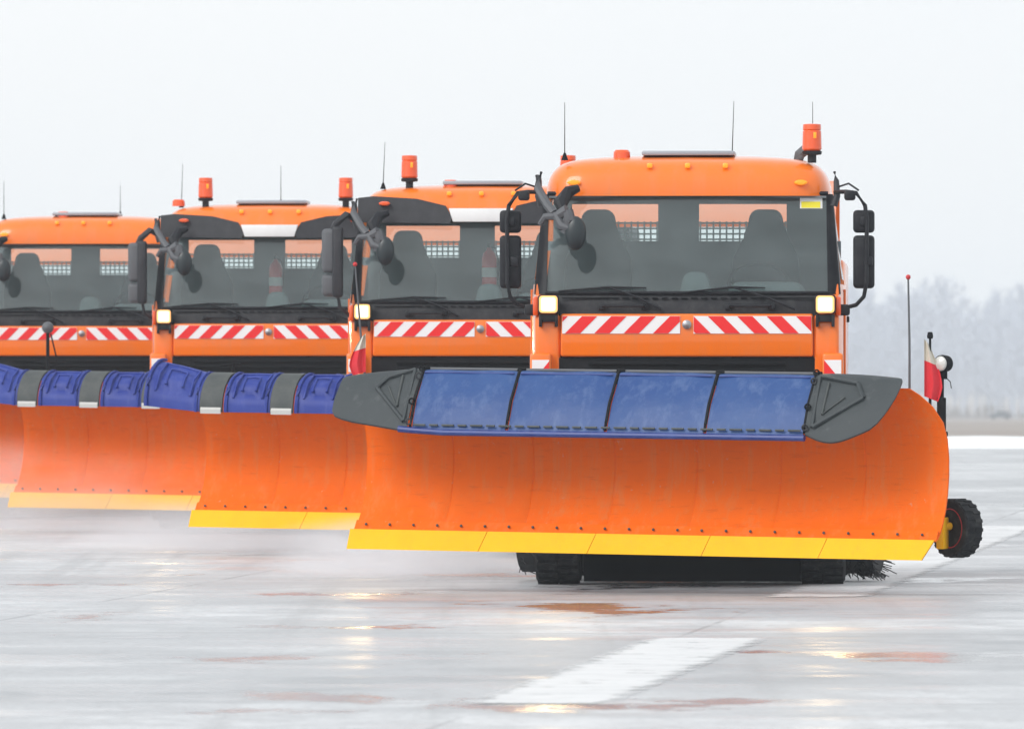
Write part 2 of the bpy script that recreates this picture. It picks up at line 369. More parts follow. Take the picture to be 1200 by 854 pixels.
# far leafless wood
bark = mat('hazed_birch', (0.50, 0.54, 0.62), 0.9)  # bark made pale and bluish: part of the distance haze is in this colour
g = MB(); rnd = random.Random(3)
def quad(a, b, w0, w1):
    d = (b - a); side = Vector((1, 0, 0)) if abs(d.x) < abs(d.z) * 2 else Vector((0, 0, 1))
    side = (side + Vector((0, rnd.uniform(-.8, .8), 0))).normalized()
    g.faces([a - side * w0, a + side * w0, b + side * w1, b - side * w1], [(0, 1, 2, 3)])
for i in range(1500):
    x = rnd.uniform(-260, 290); y = rnd.uniform(2565, 2860)
    prof = 0.5 + 0.25 * math.sin(x * 0.30 + 3.0) + 0.18 * math.sin(x * 0.13 + 2) + 0.1 * math.sin(x * .8)
    h = 24.0 + 9.0 * prof + rnd.uniform(-5, 1.5)
    base = Vector((x, y, -12.8)); top = base + Vector((rnd.uniform(-.6, .6), 0, h))
    quad(base, base.lerp(top, .6), .16, .1); quad(base.lerp(top, .6), top, .1, .02)
    for k in range(75):
        f = rnd.uniform(0.14, 0.98); s0 = base.lerp(top, f); ln = (1.1 - f) * rnd.uniform(3.0, 8.0) + 1.0; a = rnd.uniform(0, 6.283)
        e = s0 + Vector((math.cos(a) * ln * .55, math.sin(a) * ln * .55, ln * rnd.uniform(.35, .9)))
        quad(s0, e, .10, .05)
        for q in range(3):
            s1 = s0.lerp(e, rnd.uniform(.3, 1)); e1 = s1 + Vector((rnd.uniform(-1.5, 1.5), rnd.uniform(-.8, .8), rnd.uniform(-.2, 1.7)))
            quad(s1, e1, .09, .05)
tag(g.build('bare_woodland', bark, smooth=0), 'pale leafless wood fading into the winter haze beyond the field', 'woodland', kind='stuff')

# low undergrowth along the foot of the wood
g = MB()
for i in range(2600):
    x = rnd.uniform(-260, 290); y = rnd.uniform(2530, 2566); b = Vector((x, y, -12.6)); hh = rnd.uniform(.8, 3.5)
    quad(b, b + Vector((rnd.uniform(-.6, .6), 0, hh)), .30, .10)
tag(g.build('undergrowth', mat('dry_brush', (0.15, 0.12, 0.10), 0.9), smooth=0), 'dry brown undergrowth along the foot of the far wood', 'undergrowth', kind='stuff')

# a small dark vehicle parked out on the field
vy = 2000; vx = (1172 - 600) * vy / F_PX
v = empty('parked_car', (vx, vy, gz(vy)), R(8))
tag(v, 'small dark car standing far off in the field before the misty wood', 'car')
carm = mat('dark_car_paint', (0.05, 0.055, 0.07), 0.3, coat=0.5)
b = MB(); b.box(-1.9, 1.9, -.8, .8, .35, .95, bevel=.12); b.box(-1.1, 1.3, -.72, .72, .9, 1.42, bevel=.1, topx=.3); cbody = b.build('body', carm, v)
b = MB(); b.box(-.75, 1.0, -.74, -.70, 1.0, 1.32, topx=.15); b.build('window', M['mirror'], v)
for x in (-1.2, 1.2):
    for y in (-.78, .78):
        b = MB(); b.lathe([(.10, -.09), (.32, -.09), (.34, 0), (.32, .09), (.10, .09)], 18, 'y', (x, y, .34)); b.build('wheel', M['tyre'], v)

# ------------------------------------------------------------------ the trucks
def round_rect(x0, x1, z0, z1, r, n=4):
    p = []
    for cx, cz, a0 in ((x1 - r, z1 - r, 0), (x0 + r, z1 - r, 90), (x0 + r, z0 + r, 180), (x1 - r, z0 + r, 270)):
        for k in range(n + 1):
            a = R(a0 + 90 * k / n); p.append((cx + r * math.cos(a), cz + r * math.sin(a)))
    return p

def stripes(cab, x0, x1, z0, z1, y, lean, n=4, first='w'):
    """red/white reflective board: slanted bands clipped to the board"""
    H = z1 - z0; W = x1 - x0; b = MB()
    b.box(x0 - .002, x1 + .002, y, y + .006, z0 - .002, z1 + .002, M['stripewhite'])
    pitch = W / n
    def clip(poly, xlim, keep_gt):
        out_ = []
        for i in range(len(poly)):
            a, c = poly[i], poly[(i + 1) % len(poly)]
            ia = (a[0] >= xlim) if keep_gt else (a[0] <= xlim); ic = (c[0] >= xlim) if keep_gt else (c[0] <= xlim)
            if ia: out_.append(a)
            if ia != ic:
                tt = (xlim - a[0]) / (c[0] - a[0]); out_.append((xlim, a[1] + tt * (c[1] - a[1])))
        return out_
    for k in range(-2, n + 2):
        bx = x0 + pitch * k; wd = pitch * 0.52; s = H * 1.0 * lean
        off = .02 if lean > 0 else pitch * .06
        poly = [(bx + off, z0), (bx + off + wd, z0), (bx + off + wd + s, z1), (bx + off + s, z1)]
        poly = clip(clip(poly, x0, True), x1, False) if len(poly) else []
        if len(poly) >= 3:
            b.faces([(px_, y - .003, pz) for px_, pz in poly], [tuple(range(len(poly)))], M['red'])
    return b.build('warning_stripe', None, cab, smooth=0)

def wheel(parent, x, y, rimk=.52, r=.51, w=.30, name='wheel', rim=M['dark'], tread=30):
    wh = MB(); o = wh.lathe([(r * rimk, -w / 2 * .9), (r * (rimk + .06), -w / 2), (r * .93, -w / 2), (r * .985, -w / 2 * .86), (r * .985, w / 2 * .86), (r * .93, w / 2), (r * (rimk + .06), w / 2), (r * rimk, w / 2 * .9)], 40, 'x').build('tyre', M['tyre'])
    tm = MB()
    hub = MB(); hub.lathe([(.02, -w * .30), (r * .18, -w * .42), (r * .20, -w * .30), (r * (rimk - .06), -w * .26), (r * (rimk - .01), -w * .49), (r * (rimk + .02), -w * .51), (r * (rimk + .02), w * .51), (r * (rimk - .06), w * .26), (r * .2, w * .3), (r * .18, w * .42), (.02, w * .3)], 32, 'x')
    root = hub.build(name, rim, parent, loc=(x, y, r))
    bm = bmesh.new(); bm.from_mesh(o.data)
    for k in range(tread):                      # tread blocks
        a = 2 * math.pi * k / tread
        for sx in (-1, 1):
            c = Vector((sx * w * .24, math.cos(a + sx * .05) * r * .985, math.sin(a + sx * .05) * r * .985))
            mt = Matrix.Translation(c) @ Matrix.Rotation(a + sx * .05, 4, 'X') @ Matrix.Diagonal((w * .44, r * .05, r * .12, 1))
            bmesh.ops.create_cube(bm, size=1, matrix=mt)
    bm.to_mesh(o.data); bm.free()
    o.parent = root
    return root

def beacon(root, x, y, z, h=.20):
    b = MB(); b.lathe([(.035, -.06), (.035, 0), (.075, .005), (.08, .03), (.06, .04)], 20, 'z')
    base = b.build('beacon_lamp', M['black'], root, loc=(x, y, z))
    b = MB(); b.lathe([(.066, .035), (.078, .05), (.074, .05 + h * .7), (.068, .05 + h * .74), (.074, .05 + h * .78), (.071, .045 + h), (.05, .05 + h), (.0, .052 + h)], 24, 'z')
    b.build('beacon_lens', M['amber'], base)
    b = MB(); b.box(.012, .036, -.076, -.070, .05 + h * .42, .05 + h * .66, bevel=.002); b.build('flash_bulb', M['amber_lit'], base)
    return base

def antenna(root, x, y, z, h, lean=0.0):
    b = MB(); b.lathe([(.028, 0), (.022, .02), (.012, .05), (.008, .06)], 12, 'z', (0, 0, 0)); b.tube([(0, 0, .05), (lean * h, 0, h)], [.0042, .002], 6)
    return b.build('antenna', M['dark'], root, loc=(x, y, z))

def make_truck(i, X, D, label, kind):
    B = kind == 'visor'
    root = empty('snowplow_truck', (X, D, 0), YAW)
    tag(root, label, 'snowplow truck', 'orange snowplow trucks driving in echelon')
    O = M['orange']
    # ---- cab shell
    b = MB()
    # roof with crown and rounded edge
    nx, ny = 28, 20; hw = 1.135; y0, y1 = .16, 2.16
    P = []
    for j in range(ny + 1):
        row = []
        for k in range(nx + 1):
            u = -1 + 2 * k / nx; v = j / ny
            u = math.sin(u * math.pi / 2) ** 1 if abs(u) < 1 else u
            vv = .5 - .5 * math.cos(v * math.pi)
            row.append((u, vv))
        P.append(row)
    # shell by superellipse cap: side walls then crowned top
    def ring(z, ins, n_=56):
        pts = []
        for k in range(n_):
            a = 2 * math.pi * k / n_; ca, sa = math.cos(a), math.sin(a); e = 2 / 7.5
            px_ = math.copysign(abs(ca) ** e, ca) * (hw - ins); py_ = math.copysign(abs(sa) ** e, sa) * ((y1 - y0) / 2 - ins)
            pts.append(Vector((px_, (y0 + y1) / 2 + py_, z)))
        return pts
    levels = [(3.10, .0), (3.14, .0), (3.20, .008), (3.26, .026), (3.305, .05), (3.345, .085), (3.375, .13), (3.395, .19), (3.41, .28), (3.42, .42), (3.427, .60), (3.43, .80)]
    rings = [ring(z, ins) for z, ins in levels]; nn = 56
    vs = [v for r_ in rings for v in r_]
    # crown: lower the front centre slightly less than the corners
    vs = [Vector((v.x, v.y, v.z - .022 * (v.x / hw) ** 2 * ((v.z - 3.1) / .33))) for v in vs]
    fs = []
    for a in range(len(rings) - 1):
        for k in range(nn): fs.append((a * nn + k, a * nn + (k + 1) % nn, (a + 1) * nn + (k + 1) % nn, (a + 1) * nn + k))
    fs.append(tuple(range(len(vs) - nn, len(vs))))
    b.faces(vs, fs)
    roof = b.build('roof', O, root)
    # headliner closes the roof below
    b = MB(); b.box(-1.10, 1.10, .24, 2.10, 3.085, 3.10); b.build('headliner', M['interior'], root)
    # lower cab: floor tub, side walls up to the window line
    b = MB()
    for s in (-1, 1):
        # side wall (x-y-z) with slight flare to the rear
        A = [Vector((s * 1.20, .10, 1.05)), Vector((s * 1.235, .30, 1.05)), Vector((s * 1.245, 2.15, 1.05))]
        Bq = [Vector((s * 1.20, .10, 2.33)), Vector((s * 1.235, .30, 2.33)), Vector((s * 1.245, 2.15, 2.33))]
        Cq = [Vector((s * 1.195, .13, 2.40)), Vector((s * 1.225, .33, 2.40)), Vector((s * 1.235, 2.15, 2.40))]
        off = Vector((-s * .04, 0, 0))
        b.grid([A, Bq, Cq], [[q + off for q in r_] for r_ in (A, Bq, Cq)])
        # window frame pillars: front, mid, rear
        for ya, yb, wd in ((.72, .82, .05), (2.02, 2.14, .13), ):
            b.grid([[Vector((s * 1.228, ya, 2.40)), Vector((s * 1.228, ya + wd, 2.40))], [Vector((s * 1.135, yb - .02, 3.11)), Vector((s * 1.135, yb - .02 + wd * .6, 3.11))]],
                   [[Vector((s * 1.19, ya, 2.40)), Vector((s * 1.19, ya + wd, 2.40))], [Vector((s * 1.095, yb - .02, 3.11)), Vector((s * 1.095, yb - .02 + wd * .6, 3.11))]])
        # corner posts below the lamps
        b.box(min(s * 1.00, s * 1.205), max(s * 1.00, s * 1.205), -.02, .30, 1.62, 2.16, bevel=.035, seg=3)
        b.box(min(s * 1.01, s * 1.205), max(s * 1.01, s * 1.205), .06, .30, 2.12, 2.32, bevel=.03, seg=2)
    b.box(-1.2, 1.2, .10, 2.15, 1.02, 1.08)
    cab = b.build('cab', O, root)
    # white highlight moulding / door seam and doors' handles
    for s in (-1, 1):
        b = MB(); b.grid([[Vector((s * 1.224, .42, 2.44)), Vector((s * 1.224, 1.98, 2.44))], [Vector((s * 1.138, .52, 3.07)), Vector((s * 1.138, 1.98, 3.07))]],
                         [[Vector((s * 1.218, .42, 2.44)), Vector((s * 1.218, 1.98, 2.44))], [Vector((s * 1.132, .52, 3.07)), Vector((s * 1.132, 1.98, 3.07))]])
        b.build('side_window', M['glass'], root)
        b = MB(); b.box(s * 1.246 - .008, s * 1.246 + .008, .42, 1.55, 1.12, 2.36, bevel=.004); dr = b.build('door', O, root)
        b = MB(); b.box(s * 1.262 - .012, s * 1.262 + .012, 1.30, 1.48, 2.10, 2.15, bevel=.008); b.build('door_handle', M['black'], dr)
        # wheel arch behind the wheel front
        b = MB()
        pr = [(.64 * math.cos(R(a)), .64 * math.sin(R(a))) for a in range(0, 181, 15)]; pr2 = [(.59 * math.cos(R(a)), .59 * math.sin(R(a))) for a in range(0, 181, 15)]
        xa, xb = (s * .85, s * 1.26)
        b.grid([[Vector((xa, 1.35 + q, .51 + z)), Vector((xb, 1.35 + q, .51 + z))] for q, z in pr], [[Vector((xa, 1.35 + q, .51 + z)), Vector((xb, 1.35 + q, .51 + z))] for q, z in pr2])
        b.build('mudguard', M['black'], root)
    # rear wall with two window openings
    b = MB(); zs = [1.08, 2.76, 3.06, 3.10]; xr = [-1.2, -.98, -.28, .05, .76, 1.2]
    for a in range(3):
        for c in range(5):
            if a == 1 and c in (1, 3): continue
            xe0, xe1 = xr[c], xr[c + 1]
            if a > 0: xe0, xe1 = max(xe0, -1.13), min(xe1, 1.13)
            b.box(xe0, xe1, 2.06, 2.12, zs[a], zs[a + 1])
    bmesh.ops.remove_doubles(b.bm, verts=b.bm.verts[:], dist=.0005)
    rw = b.build('rear_wall', M['interior'], root, smooth=0)
    for (xa, xb) in ((-.98, -.28), (.05, .76)):
        b = MB(); k = 13
        z = 2.765
        for q in range(k + 1):
            x = xa + .01 + (xb - xa - .02) * q / k; b.box(x - .007, x + .007, 2.13, 2.137, 2.76, 2.92)
        for q in range(4):
            zz = 2.775 + q * .044; b.box(xa, xb, 2.138, 2.144, zz - .007, zz + .007)
        b.build('window_grille', M['mesh'], rw, smooth=0)
    # ---- windscreen: leaning glass, slightly bowed
    zb, zt = 2.335, 3.115
    def wsc(x, z, off=0):
        f = (z - zb) / (zt - zb); return Vector((x * (1.125 - .012 * f) / 1.0, .02 + .20 * f + .07 * x * x - off, z))
    xs_ = [-1 + 2 * k / 16 for k in range(17)]; zs_ = [zb + (zt - zb) * k / 6 for k in range(7)]
    b = MB(); b.grid([[wsc(x, z) for x in xs_] for z in zs_], [[wsc(x, z, -.006) for x in xs_] for z in zs_])
    ws = b.build('windshield', M['glass'], root)
    if kind == 'plain' and i in (1, 4):
        b = MB(); b.grid([[wsc(x, z, .004) for x in (.80, .96)] for z in (3.00, 3.09)]); b.build('windshield_sticker', M['white'], ws, smooth=0)
        b = MB(); b.grid([[wsc(x, z, .006) for x in (.81, .945)] for z in (3.005, 3.055)]); b.build('windshield_sticker', M['yellowtag'], ws, smooth=0)
    # rubber gasket around it
    b = MB()
    top = [wsc(x, zt) + Vector((0, -.006, .005)) for x in xs_]; b.tube(top, .019, 6)
    bot = [wsc(x, zb) + Vector((0, -.006, -.005)) for x in xs_]; b.tube(bot, .016, 6)
    b.build('windshield_seal', M['black'], root)
    # A pillars
    for s in (-1, 1):
        b = MB()
        lo = [(s * 1.115, .072), (s * 1.15, .075), (s * 1.215, .13), (s * 1.222, .34), (s * 1.17, .34)]
        hi = [(s * 1.10, .275), (s * 1.125, .28), (s * 1.150, .31), (s * 1.152, .50), (s * 1.11, .50)]
        vs = [(x, y, 2.32) for x, y in lo] + [(x, y, 3.115) for x, y in hi]
        b.faces(vs, [(0, 1, 2, 3, 4), (9, 8, 7, 6, 5)] + [(k, k + 5, (k + 1) % 5 + 5, (k + 1) % 5) for k in range(5)])
        b.build('windshield_pillar', M['black'], root)
        b = MB(); b.tube([(s * 1.16, .22, 3.02), (s * 1.185, .22, 3.10), (s * 1.18, .26, 3.22), (s * 1.165, .30, 3.29)], [.03, .028, .022, .012], 8); b.build('mirror_mount', M['trim'], root)
    # ---- black cowl under the screen
    b = MB()
    b.grid([[Vector((x * 1.02, -.015 + .05 * x * x, 2.155)) for x in xs_], [Vector((x * 1.06, .0 + .05 * x * x, 2.25)) for x in xs_], [Vector((x * 1.115, .03 + .06 * x * x, 2.335)) for x in xs_]],
           [[Vector((x * 1.02, .12 + .05 * x * x, 2.155)) for x in xs_], [Vector((x * 1.06, .13 + .05 * x * x, 2.25)) for x in xs_], [Vector((x * 1.115, .14 + .06 * x * x, 2.335)) for x in xs_]])
    cowl = b.build('cowl', M['cowl'], root)
    b = MB()
    for q in range(26): b.box(-.98 + q * .078, -.93 + q * .078, -.012 + .05 * (-.95 + q * .078) ** 2, .031, 2.285, 2.293)
    b.box(-.99, 1.02, .028, .034, 2.284, 2.294); b.build('air_vent', M['dark'], cowl, smooth=0)
    for xc in (-.50, .50):
        b = MB(); b.tube([(xc - .165, -.01, 2.225), (xc - .15, -.06, 2.228), (xc + .15, -.06, 2.228), (xc + .165, -.01, 2.225)], .014, 8)
        b.box(xc - .20, xc - .14, -.035, .02, 2.195, 2.245, bevel=.01); b.box(xc + .14, xc + .20, -.035, .02, 2.195, 2.245, bevel=.01)
        b.build('grab_handle', M['black'], cowl)
    # ---- orange front panel with stripes and a lamp
    b = MB(); b.box(-1.0, 1.0, -.045, .10, 1.825, 2.165, bevel=.02, seg=3); fp = b.build('front_panel', O, root)
    stripes(fp, -.985, -.055, 2.010, 2.145, -.052, 1, 4)
    stripes(fp, .055, .985, 2.010, 2.145, -.052, -1, 4)
    b = MB(); b.lathe([(.036, -.045), (.036, -.062), (.026, -.070), (.0, -.072)], 20, 'y', (0, 0, 2.08)); b.build('round_emblem', M['steel'], fp)
    # ---- grille
    b = MB(); b.box(-1.03, 1.03, -.01, .12, 1.36, 1.82, bevel=.01)
    for q in range(7): b.box(-.78, .78, -.035, -.012, 1.40 + q * .06, 1.425 + q * .06, bevel=.006)
    b.build('grille', M['dark'], root)
    # ---- bumper, steps and lower lights (mostly behind the plow)
    b = MB(); b.box(-1.22, 1.22, -.12, .22, .62, 1.34, bevel=.05, seg=3); bu = b.build('bumper', O, root)
    for s in (-1, 1):
        b = MB(); b.prism([(x + s * .92, z) for x, z in round_rect(-.17, .17, .86, 1.08, .05)], -.145, -.10); b.build('headlight', M['lens'], bu)
        # corner bracket carrying a small striped plate
        xa = s * 1.155
        b = MB(); b.box(xa - .085, xa + .085, -.13, .06, 1.36, 1.855, bevel=.025, seg=3); br = b.build('corner_bracket', O, root)
        st = MB(); st.box(xa - .068, xa + .068, -.136, -.131, 1.68, 1.80, M['stripewhite'])
        q = [(xa - .068 * s, 1.68), (xa + .03 * s, 1.68), (xa - .068 * s, 1.80)] if s > 0 else [(xa - .068 * s, 1.68), (xa + .02 * s, 1.68), (xa - .068 * s, 1.79)]
        st.faces([(x, -.139, z) for x, z in q], [(0, 1, 2)], M['red']); st.build('warning_plate', None, br, smooth=0)
        # upper lamp with lit lens, amber side lens
        xl = s * 1.095
        b = MB(); b.box(xl - .083, xl + .083, -.10, .0, 2.165, 2.315, bevel=.02, seg=3)
        b.box(xl - .066, xl + .066, -.07, .0, 2.10, 2.16, bevel=.008); b.box(xl - .075, xl - .05, -.08, -.03, 2.06, 2.16, bevel=.006); b.box(xl + .05, xl + .075, -.08, -.03, 2.06, 2.16, bevel=.006)
        lp = b.build('work_lamp', M['black'], root)
        b = MB(); b.prism([(x + xl, z) for x, z in round_rect(-.073, .073, 2.172, 2.308, .025)], -.108, -.101); b.build('lamp_rim', M['lampglow'], lp)
        b = MB(); b.prism([(x + xl, z) for x, z in round_rect(-.058, .058, 2.185, 2.295, .02)], -.113, -.109); b.build('lamp_lens', M['lamp'], lp)
        ld = bpy.data.lights.new('lamp_beam', 'SPOT'); lo = bpy.data.objects.new('lamp_beam', ld); COL.objects.link(lo); lo.parent = lp
        ld.energy = 50; ld.color = (1, .72, .38); ld.spot_size = R(36); ld.spot_blend = .8; ld.shadow_soft_size = .06
        lo.location = (xl, -.15, 2.24); lo.rotation_euler = (R(-82), 0, 0)
        b = MB(); xa2 = s * 1.198
        b.box(xa2 - .022, xa2 + .022, -.045, .10, 2.15, 2.30, bevel=.012); b.build('indicator', M['amber'], root)
    # ---- wipers
    def wp(x, z): 
        f = (z - zb) / (zt - zb); return Vector((x, .02 + .20 * f + .07 * (x / 1.12) ** 2 - .03, z))
    for (xa, za), (xm, zm), (xb, zb_), (xp, zp) in (((-1.02, 2.345), (-.62, 2.375), (-.32, 2.37), (-.20, 2.20)), ((-.02, 2.335), (.36, 2.375), (.62, 2.37), (.86, 2.20))):
        b = MB(); b.tube([wp(xa, za), wp(xm, zm), wp(xb, zb_)], [.006, .011, .006], 6)
        pv = Vector((xp, -.05, zp)); b.tube([wp(xm, zm) + Vector((0, -.015, 0)), wp(xm + (xp - xm) * .55, zm - .08) + Vector((0, -.04, 0)), pv], [.008, .010, .014], 6)
        b.build('wiper', M['black'], root)
    # ---- roof furniture
    def rz(x): return 3.428 - .022 * (x / hw) ** 2
    b = MB(); b.box(-.37, .37, .42, 1.15, 3.425, 3.462, bevel=.012); ht = b.build('roof_hatch', M['hatch'], root)
    for x in (-.30, 0, .30):
        b = MB(); b.box(x - .022, x + .022, .185, .26, 3.32, 3.36, bevel=.012); b.build('marker_light', M['amber_lit'], root)
    for x in (-.90, .90):
        b = MB(); zq = 3.205 if not B else 3.245
        b.lathe([(.0, -.016), (.7, -.014), (1, 0), (1, .05)], 20, 'y'); 
        for v_ in b.bm.verts: v_.co = Vector((v_.co.x * .052 + x, v_.co.y + (.165 if not B else .12), v_.co.z * .022 + zq))
        b.build('marker_light', M['amber_lit'] if not B else M['amber'], root)
    if B:
        # dark sun visor wings with a white name-board space between
        for s in (-1, 1):
            pts = [(s * .27, 3.115), (s * .33, 3.225), (s * .60, 3.29), (s * 1.0, 3.315), (s * 1.15, 3.30), (s * 1.155, 3.085), (s * 1.1, 3.07), (s * .29, 3.06)]
            b = MB(); n0 = 8
            fr = [Vector((x, .085 + .09 * (x / 1.15) ** 4 + (z - 3.06) * .25, z)) for x, z in pts]; bk = [v_ + Vector((0, .08, 0)) for v_ in fr]
            b.faces(fr + bk, [tuple(range(n0)), tuple(range(2 * n0 - 1, n0 - 1, -1))] + [(k, k + n0, (k + 1) % n0 + n0, (k + 1) % n0) for k in range(n0)])
            b.build('sun_visor', M['trim'], root, smooth=30)
        b = MB(); b.prism([(-.26, 3.075), (.26, 3.075), (.30, 3.20), (-.30, 3.20)], .09, .16, bevel=.006); b.build('name_board', M['white'], root)
    # antennas, beacons
    if i == 1:
        antenna(root, -.98, .35, 3.385, .46); antenna(root, .33, 1.5, 3.42, .46, .03); antenna(root, .98, 1.3, 3.39, .48)
        beacon(root, .985, .40, 3.425)
        b = MB(); b.tube([(.86, .95, 3.36), (.88, .95, 3.44), (.94, .95, 3.49)], .045, 10); b.build('exhaust_cap', M['greyplastic'], root)
        sm = [(-.53, .5)]
    elif i == 2:
        antenna(root, -.93, .5, 3.385, .44, .04)
        beacon(root, -.68, .42, 3.45); beacon(root, .80, .42, 3.45); sm = [(-.30, .5)]
    elif i == 3:
        antenna(root, -.95, .5, 3.385, .46, .03); antenna(root, .05, 1.3, 3.42, .42)
        beacon(root, -.69, .42, 3.45); beacon(root, .785, .42, 3.45); sm = [(-.98, .5)]
    else:
        antenna(root, .35, 1.2, 3.42, .36); antenna(root, -.93, .5, 3.385, .44); sm = [(-.25, .5)]
    for x, y in sm:
        b = MB(); b.lathe([(.068, -.04), (.066, .012), (.052, .03), (.0, .034)], 16, 'z', (x, y, 3.44)); b.build('marker_light', M['amber'], root)
    # ---- mirrors
    def mirror_pair(s):
        xm = s * 1.40
        b = MB(); b.tube([(s * 1.17, .18, 3.13), (s * 1.26, .0, 3.13), (s * 1.34, -.04, 3.12), (s * 1.41, -.04, 3.02), (s * 1.425, -.04, 2.90), (s * 1.42, -.03, 2.60), (s * 1.42, -.03, 2.40), (s * 1.40, -.02, 2.30), (s * 1.34, .0, 2.235), (s * 1.24, .06, 2.21)], .017, 8)
        b.box(s * 1.24 - .05, s * 1.24 + .05, .0, .12, 2.15, 2.24, bevel=.02)
        b.tube([(s * 1.2, .1, 3.17), (s * 1.28, .0, 3.195), (s * 1.36, -.04, 3.14)], .008, 6)
        arm = b.build('mirror_arm', M['black'], root)
        b = MB(); b.box(xm - .085, xm + .085, .0, .10, 2.805, 2.985, bevel=.03, seg=3); b.box(xm - .03, xm + .04, -.035, .01, 2.86, 2.93, bevel=.012); b.build('upper_mirror', M['black'], root)
        b = MB(); b.box(xm - .085, xm + .085, .0, .11, 2.365, 2.785, bevel=.03, seg=3); b.box(xm - .0, xm + .07, -.035, .01, 2.54, 2.62, bevel=.015); b.build('lower_mirror', M['black'], root)
        b = MB(); b.box(s * 1.29 - .045, s * 1.29 + .045, -.08, .0, 3.06, 3.14, bevel=.02); b.build('kerb_mirror', M['black'], root)
    def mirror_big(s):
        xm = s * 1.385
        b = MB(); b.tube([(s * 1.17, .18, 3.10), (s * 1.25, .0, 3.14), (s * 1.34, -.02, 3.06), (s * 1.38, .0, 2.98)], .034, 8); b.build('mirror_arm', M['trim'], root)
        b = MB(); b.tube([(s * 1.33, .02, 2.40), (s * 1.31, .02, 2.28), (s * 1.22, .08, 2.20)], .018, 8); b.build('mirror_arm', M['trim'], root)
        b = MB(); b.box(xm - .09, xm + .09, -.06, .14, 2.60, 3.01, M['greyplastic'], bevel=.04, seg=3); b.build('upper_mirror', None, root)
        b = MB(); b.box(xm - .09, xm + .09, -.05, .13, 2.38, 2.59, M['greyplastic'], bevel=.04, seg=3); b.build('lower_mirror', None, root)
        b = MB(); b.box(xm - s * .06 - .05, xm - s * .06 + .05, -.10, .0, 2.37, 3.03, bevel=.03, seg=3); b.build('mirror_casing', M['trim'], root)
    for s in (-1, 1): (mirror_big if (B) else mirror_pair)(s)
    # front blind-spot mirror on its angled grey arm
    b = MB(); y = -.12
    b.tube([(-1.185, .0, 3.26), (-1.18, -.04, 3.16), (-1.10, y, 3.02), (-1.05, y - .04, 2.96)], [.018, .034, .036, .036], 8)
    b.tube([(-1.16, y, 2.87), (-1.12, y - .03, 2.93), (-1.02, y - .05, 2.94), (-.94, y - .08, 2.98)], [.022, .028, .038, .05], 8)
    b.tube([(-1.04, y - .05, 2.96), (-.99, y - .08, 2.86), (-.92, y - .10, 2.84)], [.03, .04, .035], 8)
    b.tube([(-.94, y - .08, 2.98), (-.92, y - .09, 2.90), (-.97, y - .08, 2.80)], [.045, .05, .03], 8)
    fm = b.build('front_mirror_arm', M['greyplastic'], root)
    b = MB(); b.tube([(-.86, .05, 3.16), (-.94, .02, 3.13), (-1.0, -.04, 3.04), (-.98, -.10, 2.96)], [.03, .05, .06, .03], 8); b.build('mirror_bracket', M['black'], root)
    b = MB(); bmesh.ops.create_uvsphere(b.bm, u_segments=20, v_segments=12, radius=1)
    for v_ in b.bm.verts: v_.co = Vector((v_.co.x * .085 - .875, v_.co.y * .05 + y - .10, v_.co.z * .135 + 2.80))
    b.build('front_mirror', M['mirror'], root)
    # ---- cab interior
    for xs0 in (-.75, .60):
        b = MB(); b.box(xs0 - .27, xs0 + .27, 1.10, 1.62, 1.75, 1.92, bevel=.05, seg=3); b.build('seat', M['seat'], root)
        b = MB()
        poly = [(xs0 - .28, 1.9), (xs0 + .28, 1.9), (xs0 + .27, 2.60), (xs0 + .20, 2.76), (xs0 + .145, 2.80), (xs0 + .135, 2.96), (xs0 + .09, 3.01), (xs0 - .09, 3.01), (xs0 - .135, 2.96), (xs0 - .145, 2.80), (xs0 - .20, 2.76), (xs0 - .27, 2.60)]
        b.prism(poly, 1.50, 1.66, bevel=.03); b.build('seat_backrest', M['seat'], root)
    b = MB(); b.box(-1.08, 1.08, .20, .62, 1.9, 2.30, bevel=.05, seg=3); b.box(-.08, .20, .36, .66, 2.28, 2.50, bevel=.06, seg=3, topx=.05); b.box(.30, .95, .28, .60, 2.28, 2.42, bevel=.08, seg=3, topx=.04)
    b.build('dashboard', M['dash'], root)
    b = MB(); c = Vector((.55, .80, 2.42)); pts = []
    for k in range(29):
        a = 2 * math.pi * k / 28; pts.append(c + Vector((.235 * math.cos(a), .235 * math.sin(a) * .75, .235 * math.sin(a) * .62)))
    b.tube(pts, .015, 6, cap=False); b.tube([c + Vector((-.23, 0, 0)), c + Vector((.23, 0, 0))], .013, 6); b.tube([c, c + Vector((0, -.2, -.3))], .03, 6)
    b.build('steering_wheel', M['black'], root)
    # ---- chassis, body behind the cab
    b = MB()
    for s in (-1, 1): b.box(s * .42 - .05, s * .42 + .05, .2, 6.3, .62, .88)
    b.box(-.40, .40, .15, .9, .42, .95, bevel=.04); b.box(-.9, .9, 1.25, 1.45, .42, .58, bevel=.03); b.box(-.9, .9, 4.85, 5.05, .42, .58, bevel=.03)
    b.box(-1.15, -.55, 2.9, 4.1, .45, .95, bevel=.05); b.box(.55, 1.15, 2.9, 4.1, .45, .95, bevel=.05); b.box(-1.1, 1.1, .3, 2.1, .98, 1.02)
    b.build('chassis', M['dark'], root)
    b = MB(); b.box(-.88, .98, 1.98, 2.0, .008, .95); b.build('underbody_shade_sheet', M['dark'], root)  # black sheet added to stand for the deep shade under the truck
    for y_ in (1.35, 4.95):
        for s in (-1, 1): wheel(root, s * 1.06, y_, w=.36, rim=M['dark'])
    b = MB(); b.box(-1.22, 1.22, 2.45, 6.5, 1.15, 2.62, bevel=.04); b.box(-1.18, 1.18, 2.5, 2.56, 2.60, 2.75)
    hb = b.build('salt_hopper', M['orange'], root)
